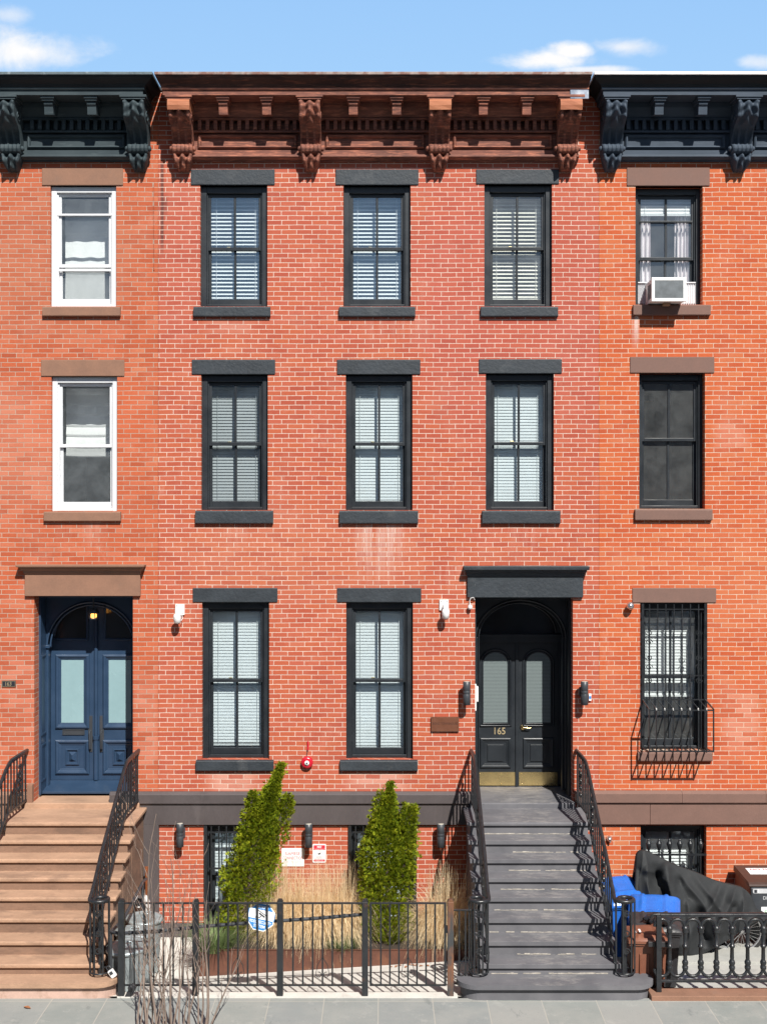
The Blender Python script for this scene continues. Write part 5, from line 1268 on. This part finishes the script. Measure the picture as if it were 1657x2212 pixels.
# ================================================================ cast iron fence on the right
yf = -3.0
cf = thing('cast_iron_fence', 'ornate black cast iron fence with rope arches in front of the covered bicycle', 'fence', (3.3,yf,.05))
x0 = fx(1422); x1_ = 7.6
b = MB(); b.box(x0-.03,x0+.03,yf-.03,yf+.03,.056,.955); b.build('post', M['iron'], cf, bevel=.004)
b = MB(); b.prism([(yf-.035,.945),(yf+.035,.945),(yf+.03,.972),(yf+.015,.982),(yf-.015,.982),(yf-.03,.972)], 'x', x0+.02, x1_); b.tube([(x0+.03,yf,.962),(x0-.06,yf,.96),(x0-.085,yf,.945),(x0-.085,yf,.92)], .018, 8); b.box(x0+.03,x1_,yf-.016,yf+.016,.165,.195); b.build('rail', M['iron'], cf, bevel=.003)
pitch = 33.7*(D+yf)/F; xb = fx(1445.5); zt_, zb_ = .83, .315
prof = [(.030,0),(.036,.02),(.036,.045),(.026,.055),(.034,.075),(.038,.10),(.030,.125),(.022,.14),(.024,.16),(.022,.30),(.032,.31),(.036,.325),(.032,.34),(.022,.35),(.024,.48),(.022,.50),(.034,.515),(.036,.535),(.030,.55),(.040,.57),(.040,.585),(.030,.60),(.022,.61)]
b0 = MB()
b0.lathe([(r, z*.515/.61) for r, z in prof], (xb,yf,zb_), 14)
bal = b0.build('baluster', M['iron'], cf)
nbal = int((x1_-xb)/pitch)
for i in range(1, nbal):
    q = bal.copy(); COL.objects.link(q); q.location.x += pitch*i
b = MB()
def rope(mb, cx, cz, r, up, yy):
    n = 24; pts = [(cx-r*math.cos(PI*k_/n), yy, cz+(up)*r*1.0*math.sin(PI*k_/n)) for k_ in range(n+1)]
    mb.tube(pts, [.021 if k_ % 2 else .016 for k_ in range(n+1)], 8)
for i in range(-1, nbal-1):
    cx = xb+pitch*(i+.5); rope(b, cx, zt_-.01, pitch*.46, 1, yf); rope(b, cx, zb_+.005, pitch*.46, -1, yf)
b.build('rope_arch', M['iron'], cf)

# ================================================================ planter and plants
px0, px1 = X(432,-1.5), 1.13
k = thing('steel_planter', 'long rusty steel planter box holding the evergreens and dry grasses', 'planter', ((px0+px1)/2,-1.0,-.2))
b = MB(); b.box(px0,px1-.003,-1.50,-1.485,-.45,-.01); b.box(px0,px0+.015,-1.485,-.35,-.45,-.01); b.box(px0,px1-.003,-.35,-.335,-.45,-.01); b.box(px0-.004,px1-.003,-1.51,-1.485,-.0098,-.003)
b.build('planter_wall', M['steel_plate'], k)
b = MB(); b.grid(lambda u, v: Vector((px0+.016+(px1-.02-px0-.016)*u, -1.484+1.13*v, -.06+.02*math.sin(u*37)*math.sin(v*13))), 60, 20); b.build('soil', M['wood_dirt'], k)

def arborvitae(name, label, axis, rad, n, seed, forks=()):
    """axis: (t, x, y, z) points; rad(t): crown radius"""
    rg = random.Random(seed)
    k = thing(name, label, 'evergreen tree', (axis[0][0], axis[0][1], -.05))
    tr = MB(); tr.tube([Vector(p) for p in axis], [.05-.042*i/(len(axis)-1) for i in range(len(axis))], 8)
    c = MB()
    def at(L, t):
        q = t*(len(L)-1); i = min(int(q), len(L)-2); return Vector(L[i]).lerp(Vector(L[i+1]), q-i)
    def spray(p, out, size):
        d_ = (out*.75+Vector((0,0,1))*rg.uniform(.5,1.3)+Vector((rg.uniform(-.4,.4),rg.uniform(-.4,.4),0))).normalized()
        nrm = d_.cross(Vector((rg.uniform(-1,1),rg.uniform(-1,1),rg.uniform(-.3,.3)))).normalized(); side = d_.cross(nrm).normalized()
        for q in range(7):
            a = (q-3)*.30+rg.uniform(-.12,.12); l = size*(1-.11*abs(q-3))*rg.uniform(.8,1.15)
            dd = (d_*math.cos(a)+side*math.sin(a)+nrm*rg.uniform(-.25,.25)).normalized(); w = size*.12
            o = p+d_*size*.10*abs(q-3); sd = dd.cross(nrm).normalized()*w
            c.add([o, o+dd*l*.55+sd, o+dd*l, o+dd*l*.55-sd], [(0,1,2,3)])
    def cover(L, rf, cnt):
        lumps = [(rg.uniform(0,1), rg.uniform(0,2*PI), rg.uniform(.62,1.30)) for _ in range(60)]
        for i in range(cnt):
            t = rg.random()**.85; a = rg.uniform(0, 2*PI)
            if math.sin(a) > .5 and rg.random() < .45: continue
            s = 1.0
            for (lt, la, lv) in lumps:
                da = (a-la+PI) % (2*PI)-PI; w = math.exp(-((t-lt)/.05)**2-(da/.55)**2); s += (lv-1)*w
            r = rf(t)*s*(rg.uniform(.01,1.0)**.42)
            r += (rg.uniform(.0,.06) if rg.random() < .06 else 0); out = Vector((math.cos(a), math.sin(a), 0)); p = at(L, t)+out*r; p.z += rg.uniform(-.03,.03)
            spray(p, out, rg.choice((.022,.03,.04,.05,.062,.075))*rg.uniform(.85,1.15)*(.75+.25*min(1, rf(t)/.2)))
    cover(axis, rad, n)
    for (L, rf, cnt) in forks: cover(L, rf, cnt); tr.tube([Vector(p) for p in L], [.025-.02*i/(len(L)-1) for i in range(len(L))], 6)
    tr.build('trunk', M['bark'], k); c.build('crown', M['cedar'], k)
    return k
y1 = -.85
A1 = [(X(535,y1),y1,-.08),(X(535,y1),y1,.25),(X(540,y1),y1,.75),(X(553,y1),y1,1.2),(X(570,y1),y1,1.6),(X(592,y1),y1,1.95),(X(609,y1),y1,2.26)]
r1 = lambda t: (.34-.05*abs(t-.1)/.1 if t < .1 else .385-.02*math.sin(t*9)) if t < .42 else max(.02, .36*(1-((t-.42)/.58)**.85))
F1 = [(X(530,y1),y1-.02,1.2),(X(542,y1),y1-.03,1.6),(X(549,y1),y1-.03,1.90)]
F2 = [(X(595,y1),y1,1.2),(X(612,y1),y1+.02,1.55),(X(624,y1),y1,1.84)]
arborvitae('evergreen', 'leaning bright green evergreen with several tips in front of the first basement window', A1, r1, 10000, 3, [(F1, lambda t: .13*(1-t)**.6+.02, 900), (F2, lambda t: .13*(1-t)**.5+.03, 1000)])
y2 = -.95
A2 = [(X(838,y2),y2,-.08),(X(838,y2),y2,.3),(X(836,y2),y2,.8),(X(834,y2),y2,1.25),(X(836,y2),y2,1.6),(X(843,y2),y2,2.02)]
r2 = lambda t: (.22+1.3*t if t < .12 else .375) if t < .5 else max(.02, .375*(1-((t-.5)/.5)**1.05))
F3 = [(X(868,y2),y2-.08,.7),(X(878,y2),y2-.08,1.3),(X(885,y2),y2-.07,1.76)]
F4 = [(X(812,y2),y2-.05,1.3),(X(818,y2),y2-.04,1.6),(X(822,y2),y2-.04,1.93)]
arborvitae('evergreen', 'upright green evergreen with a lower second tip, behind the gate', A2, r2, 10500, 8, [(F3, lambda t: .165*(1-t**2*.55), 2000), (F4, lambda t: .13*(1-t)**.6+.02, 560)])

def grass_clump(label, x, y, rx, ry, h, n, seed):
    rg = random.Random(seed); c = MB()
    for i in range(n):
        a = rg.uniform(0, 2*PI); q = math.sqrt(rg.random()); bx, by = x+rx*.55*q*math.cos(a), y+ry*.55*q*math.sin(a)
        kd = rg.random(); stalk = kd < .10; wild = kd > .45
        L = h*(rg.uniform(.85,1.15) if stalk else rg.uniform(.35,.75) if wild else rg.uniform(.55,1.05)); lean = rg.uniform(.02,.20) if stalk else rg.uniform(1.2,4.6) if wild else rg.uniform(.3,2.1)
        da = a+rg.uniform(-1.2,1.2); dx, dy = math.cos(da), math.sin(da)
        kink = rg.uniform(.35,.85); drop = 0 if stalk else rg.uniform(.4,2.4); w = rg.uniform(.0022,.0055)
        px, py, pz = bx, by, (-.05 if not wild else rg.uniform(-.05,.35)); ang = lean*.25; vs = []; tw = rg.uniform(0, PI); ns = 6
        for s in range(ns+1):
            t = s/ns; ww = w*(1-.8*t); sx, sy = -dy*math.cos(tw)+.3*dx, dx*math.cos(tw)+.3*dy
            vs += [(px-sx*ww, py-sy*ww, pz), (px+sx*ww, py+sy*ww, pz)]
            ang += lean*.12+(drop*.75 if t > kink else 0)+rg.uniform(-.16,.16); ang = min(ang, 2.5)
            st = L/ns; px += dx*math.sin(ang)*st; py += dy*math.sin(ang)*st*.8; pz += math.cos(ang)*st
        c.add(vs, [(2*s, 2*s+1, 2*s+3, 2*s+2) for s in range(ns)])
    return tag(c.build('grass_clump', M['straw'], None, (x,y,-.05)), label, 'ornamental grass', 'dry ornamental grasses')
grass_clump('dry tan ornamental grass beside the first evergreen, under the fire connection sign', X(612,-.9), -.90, .46, .44, .95, 2900, 21)
grass_clump('dry tan ornamental grass under the no trespassing sign, in the middle of the grass row', X(682,-.95), -.95, .50, .46, .95, 3300, 22)
grass_clump('dry tan ornamental grass touching the left side of the second evergreen', X(738,-.9), -.90, .34, .34, .97, 2000, 23)
grass_clump('dry tan ornamental grass between the second evergreen and the grey steps', X(962,-1.0), -1.0, .46, .46, .92, 2700, 24)
def tuft(name, label, cat, x, y, h, r, n, m_, seed, wid=.003):
    rg = random.Random(seed); c = MB()
    for i in range(n):
        a = rg.uniform(0, 2*PI); q = r*.5*math.sqrt(rg.random()); dx, dy = math.cos(a), math.sin(a); L = h*rg.uniform(.6,1.1); ang = rg.uniform(.0,.7)
        px, py, pz = x+q*dx, y+q*dy, -.06; vs = []
        for s in range(5):
            w = wid*(1-.2*s); vs += [(px-dy*w,py+dx*w,pz),(px+dy*w,py-dx*w,pz)]
            ang += rg.uniform(.08,.32); px += dx*math.sin(ang)*L/4; py += dy*math.sin(ang)*L/4; pz += math.cos(ang)*L/4
        c.add(vs, [(2*s,2*s+1,2*s+3,2*s+2) for s in range(4)])
    return tag(c.build(name, m_, None, (x,y,-.06)), label, cat)
tuft('sedge_tuft', 'small dark green grassy tuft at the planter edge below the dry grasses', 'grass tuft', X(742,-1.36), -1.36, .22, .26, 420, M['sedge'], 31)
tuft('green_shrub', 'soft grey green feathery shrub at the left end of the planter', 'shrub', X(462,-1.30), -1.30, .42, .44, 900, M['sage'], 32, .004)

def bare_shrub(label, roots, seed, reach):
    rg = random.Random(seed); k = MB()
    def grow(p, d_, L, r, depth):
        n = max(4, int(L/.09)); pts = [p.copy()]; rs = [r]; dd = d_.copy()
        for i in range(n):
            dd = (dd+Vector((rg.uniform(-.09,.09),rg.uniform(-.09,.09),rg.uniform(-.03,.07)))).normalized()
            p = p+dd*(L/n); pts.append(p.copy()); rs.append(max(.0016, r*(1-.75*(i+1)/n)))
            if depth > 0 and i > n*.25 and rg.random() < (.42 if depth > 1 else .5):
                sd = (dd+Vector((rg.uniform(-1,1),rg.uniform(-.7,.7),rg.uniform(-.15,.5)))*.75).normalized()
                grow(p, sd, L*rg.uniform(.22,.5)*(1-i/n*.4), rs[-1]*.62, depth-1)
        k.tube(pts, rs, 5, caps=False)
    for (x, y, dx, L, r, dp) in roots: grow(Vector((x, y, -.02)), Vector((dx, rg.uniform(.0,.14), 1)).normalized(), L, r, dp)
    return tag(k.build('bare_shrub', M['twig'], None, (roots[0][0], roots[0][1], 0)), label, 'shrub')
yr = -3.85
bare_shrub('leafless thin-stemmed shrub at the pavement edge in front of the left fence panel', [(X(s,yr),yr+rnd(-.12,.12),dx,L,r,dp) for s,dx,L,r,dp in
   ((300,-.05,1.25,.011,2),(318,.05,1.5,.014,3),(340,-.02,2.42,.015,2),(352,.10,1.3,.011,2),(364,.03,1.9,.014,3),(376,.12,1.7,.012,2),(330,-.14,1.2,.010,2),(345,.05,1.0,.010,2),(388,-.05,1.3,.012,3),(402,.10,1.45,.012,2),(412,.02,1.1,.010,2),(306,.16,1.0,.010,2),(322,-.03,.9,.009,2),(358,-.06,1.4,.011,2),(372,.0,1.0,.009,2),(395,.04,.9,.009,2),(312,.08,1.2,.010,2),(336,.12,1.6,.010,2))], 5, 1)
bare_shrub('leafless spreading shrub with thicker leaning stems, right of the thin-stemmed one', [(X(s,yr),yr+rnd(-.1,.1),dx,L,r,dp) for s,dx,L,r,dp in
   ((444,.28,1.15,.020,3),(436,.10,1.0,.013,3),(452,.42,.95,.013,3),(430,.0,.95,.011,2),(448,.18,1.2,.012,3))], 9, 1)
# odds and ends
def leaf(x, y, z, s, rot, label, cur=.02):
    b = MB(); Mt = Matrix.Translation((x,y,z)) @ Matrix.Rotation(rot,4,'Z')
    P = [(0,-1,0),(.35,-.4,.3),(.5,.2,.5),(.2,.7,.3),(0,1,.1),(-.2,.7,.35),(-.5,.2,.6),(-.35,-.4,.35),(0,.0,.05)]
    b.add([Mt @ Vector((p[0]*s,p[1]*s,p[2]*cur)) for p in P], [(8,i,(i+1) % 8) for i in range(8)], 0, True)
    return tag(b.build('fallen_leaf', M['dry_leaf'], None, (x,y,z)), label, 'leaf')
leaf(X(60,-3.35), -3.35, .012, .055, 1.1, 'single dry brown leaf on the pavement in front of the brown steps')
for i, (s, yy) in enumerate(((1412,-2.0),(1430,-1.9),(1460,-2.05))): leaf(X(s,yy), yy, -.155, .045, i*1.3, 'dry brown leaf on the yard paving under the covered bicycle')['group'] = 'leaves in the right yard'
for i in range(9): 
    x_, y_ = X(848+9*i,-1.62)+rnd(-.02,.02), -1.62+rnd(-.06,.06)
    leaf(x_, y_, zfloor(x_, y_)+.006, .035, rnd(0,6), 'dry brown leaf swept against the planter behind the gate')['group'] = 'leaves against the planter'
k = thing('lock_box', 'small grey key lock box hanging at the foot of the brown steps railing', 'lock box', (X(243,-2.95),-2.95,.42))
x, z = X(243,-2.95), Z(2102,-2.95)
mt = Matrix.Translation((x,-2.95,z)) @ Matrix.Rotation(R(-35),4,'Y')
b = MB(); b.box(-.035,.035,-.025,.025,-.055,.045,M=mt); b.build('box_body', M['white_plastic'], k, bevel=.012)
b = MB(); b.box(-.02,.02,-.028,-.0252,-.01,.03,M=mt); b.tube([mt @ Vector(p) for p in ((-.022,0,.045),(-.022,0,.085),(0,0,.10),(.022,0,.085),(.022,0,.045))], .006, 6); b.build('shackle', M['charcoal'], k)
b = MB(); mt = Matrix.Translation((X(285,-3.0),-3.03,.07)) @ Matrix.Rotation(R(30),4,'Y'); b.box(-.035,.035,-.02,.02,-.09,.09,M=mt); b.lathe([(.03,0),(.034,.02),(.001,.03)], (0,-.02,.05), 12, axis='y', M=mt); tag(b.build('ground_spotlight', M['bin_black'], None, (X(285,-3.0),-3.03,.05), bevel=.008), 'small black spotlight leaning at the base of the left fence post', 'spotlight')
b = MB(); b.lathe([(.04,0),(.045,.02),(.03,.05),(.012,.07),(.001,.07)], (X(1316,-.03),-.001,Z(1811)), 12, axis='y'); b.tube([(X(1316),-.04,Z(1811)),(X(1316),-.05,Z(1818))], .014, 6); tag(b.build('water_tap', M['chrome'], None, (X(1316),0,Z(1811))), 'small metal wall tap on the orange brick by the grey steps', 'tap')
# thin cable on the brick near the party wall
b = MB(); b.tube([(X(333),-.008,Z(395)),(X(334),-.008,Z(560)),(X(334),-.008,Z(584))], .007, 6); tag(b.build('wall_cable', M['brick_left'], None, (X(333),0,Z(500))), 'thin cable running down the brick joint below the left cornice end', 'cable')

# ================================================================ houses across the street (seen in the panes)
oh = thing('row_house', 'brick row house with dark windows on the other side of the street', 'house', (0,-22,0))
b = MB(); b.box(-40,40,-27,-22,-.3,12.2); b.build('wall', plain('grey stucco', (.20,.18,.165), .9), oh)
b = MB()
for i in range(34):
    for z in (1.2,4.6,7.9): b.box(-39+2.35*i,-38+2.35*i,-21.999,-21.95,z,z+1.9)
b.build('window', M['dark_pane'], oh)

def bare_tree(x, y, label, seed):
    rg = random.Random(seed); k = thing('bare_tree', label, 'tree', (x, y, 0), 'street trees across the road'); tr = MB(); br = MB()
    def grow(mb, p, d_, L, r, depth):
        n = max(4, int(L/.5)); pts = [p.copy()]; rs = [r]; dd = d_.copy()
        for i in range(n):
            dd = (dd+Vector((rg.uniform(-.12,.12),rg.uniform(-.12,.12),rg.uniform(-.02,.10)))).normalized()
            p = p+dd*(L/n); pts.append(p.copy()); rs.append(max(.008, r*(1-.7*(i+1)/n)))
            if depth > 0 and i >= n*.3:
                for _ in range(2):
                    sd = (dd+Vector((rg.uniform(-1,1),rg.uniform(-1,1),rg.uniform(-.1,.6)))*.9).normalized()
                    grow(br, p, sd, L*rg.uniform(.35,.6), rs[-1]*.6, depth-1)
        mb.tube(pts, rs, 5, caps=False)
    grow(tr, Vector((x, y, 0)), Vector((0,0,1)), 6.5, .17, 3)
    tr.build('trunk', M['bark'], k); br.build('branches', M['bark'], k)
bare_tree(-6.0, -20.6, 'leafless street tree across the road on the side of the navy door', 41)
bare_tree(4.5, -20.4, 'leafless street tree across the road on the side of the black door', 42)

# ================================================================ sky, sun, camera
S = Vector((.33,-.92,1.0)).normalized()
w = bpy.data.worlds.new('World'); scene.world = w; w.use_nodes = True
nt = w.node_tree; N, L = nt.nodes, nt.links
bg = N['Background']
sky = N.new('ShaderNodeTexSky'); sky.sky_type = 'NISHITA'; sky.sun_disc = False
sky.sun_elevation = math.asin(S.z); sky.sun_rotation = math.atan2(S.x, S.y)
sky.air_density = 1.0; sky.dust_density = .6; sky.ozone_density = 1.2
SKY = .05
bg.inputs[1].default_value = SKY
class WT(NT):
    def __init__(s): s.t = nt; s.N = N; s.L = L; s._pos = None
t = WT()
tc = N.new('ShaderNodeTexCoord'); sp = N.new('ShaderNodeSeparateXYZ'); L.new(tc.outputs['Generated'], sp.inputs[0])
dy = t.m('MAXIMUM', sp.outputs[1], .05)
u = t.m('DIVIDE', sp.outputs[0], dy); v = t.m('DIVIDE', sp.outputs[2], dy)
uv = t.vec(u, v, 0.0)
n1 = t.noise(t.scale(uv, (1, 1.5, 1)), 17, 6, .62, .4); n2 = t.noise(uv, 60, 4, .6)
mask = None
for (s0, t0, rx, ry, amt, soft) in ((70,112,158,46,1.0,1.1),(25,32,60,22,.5,1.3),(-60,90,100,60,.9,1.0),(1185,130,128,28,1.0,1.0),(1235,112,60,24,1.0,.9),(1275,150,120,12,.8,.9),(1352,102,82,24,.8,1.1),(1640,135,50,18,.6,1.1)):
    a = t.m('DIVIDE', t.m('SUBTRACT', u, (s0-CX)/F), rx/F); b_ = t.m('DIVIDE', t.m('SUBTRACT', v, (CY-t0)/F), ry/F)
    r = t.m('SQRT', t.m('ADD', t.m('MULTIPLY', a, a), t.m('MULTIPLY', b_, b_)))
    q = t.m('ADD', t.m('SUBTRACT', 1.18, r), t.m('MULTIPLY', t.m('SUBTRACT', n1, .5), 1.9))
    k_ = t.m('MULTIPLY', t.ramp(q, 0, soft, 0, 1, True), amt)
    mask = k_ if mask is None else t.m('MAXIMUM', mask, k_)
front = t.ramp(sp.outputs[1], .2, .3)
cl = t.mix(t.ramp(n2, .3, .7), (12.2,12.2,12.4), (13.4,13.2,12.9))
veil = t.mix(t.ramp(v, .35, .46), (5.1,8.7,13.3), (4.4,7.9,13.0))
fin = t.mix(t.m('MULTIPLY', t.ramp(sp.outputs[1], .15, .45, 0, .9), t.ramp(v, .9, 2.0, 1, 0)), sky.outputs[0], veil)
fin = t.mix(t.m('MULTIPLY', mask, front), fin, cl)
L.new(fin, bg.inputs[0])
sun = bpy.data.lights.new('Sun', 'SUN'); sun.energy = 4.5; sun.angle = R(.5); sun.color = (1, .96, .89)
so = bpy.data.objects.new('Sun', sun); COL.objects.link(so); so.rotation_euler = (-S).to_track_quat('-Z', 'Y').to_euler(); so.location = (8,-20,25)
cam = bpy.data.cameras.new('Camera'); cam.sensor_fit = 'VERTICAL'; cam.sensor_height = 36; cam.lens = 36*F/2212.0; cam.clip_end = 1000; cam.clip_start = .1
co = bpy.data.objects.new('Camera', cam); COL.objects.link(co); co.location = (0,-D,HZ); co.rotation_euler = (R(90),0,0); scene.camera = co
scene.view_settings.view_transform = 'Standard'; scene.view_settings.look = 'None'; scene.view_settings.gamma = 1
scene.view_settings.exposure = .66
scene.cycles.max_bounces = 6; scene.cycles.transparent_max_bounces = 12
scene.cycles.use_denoising = True
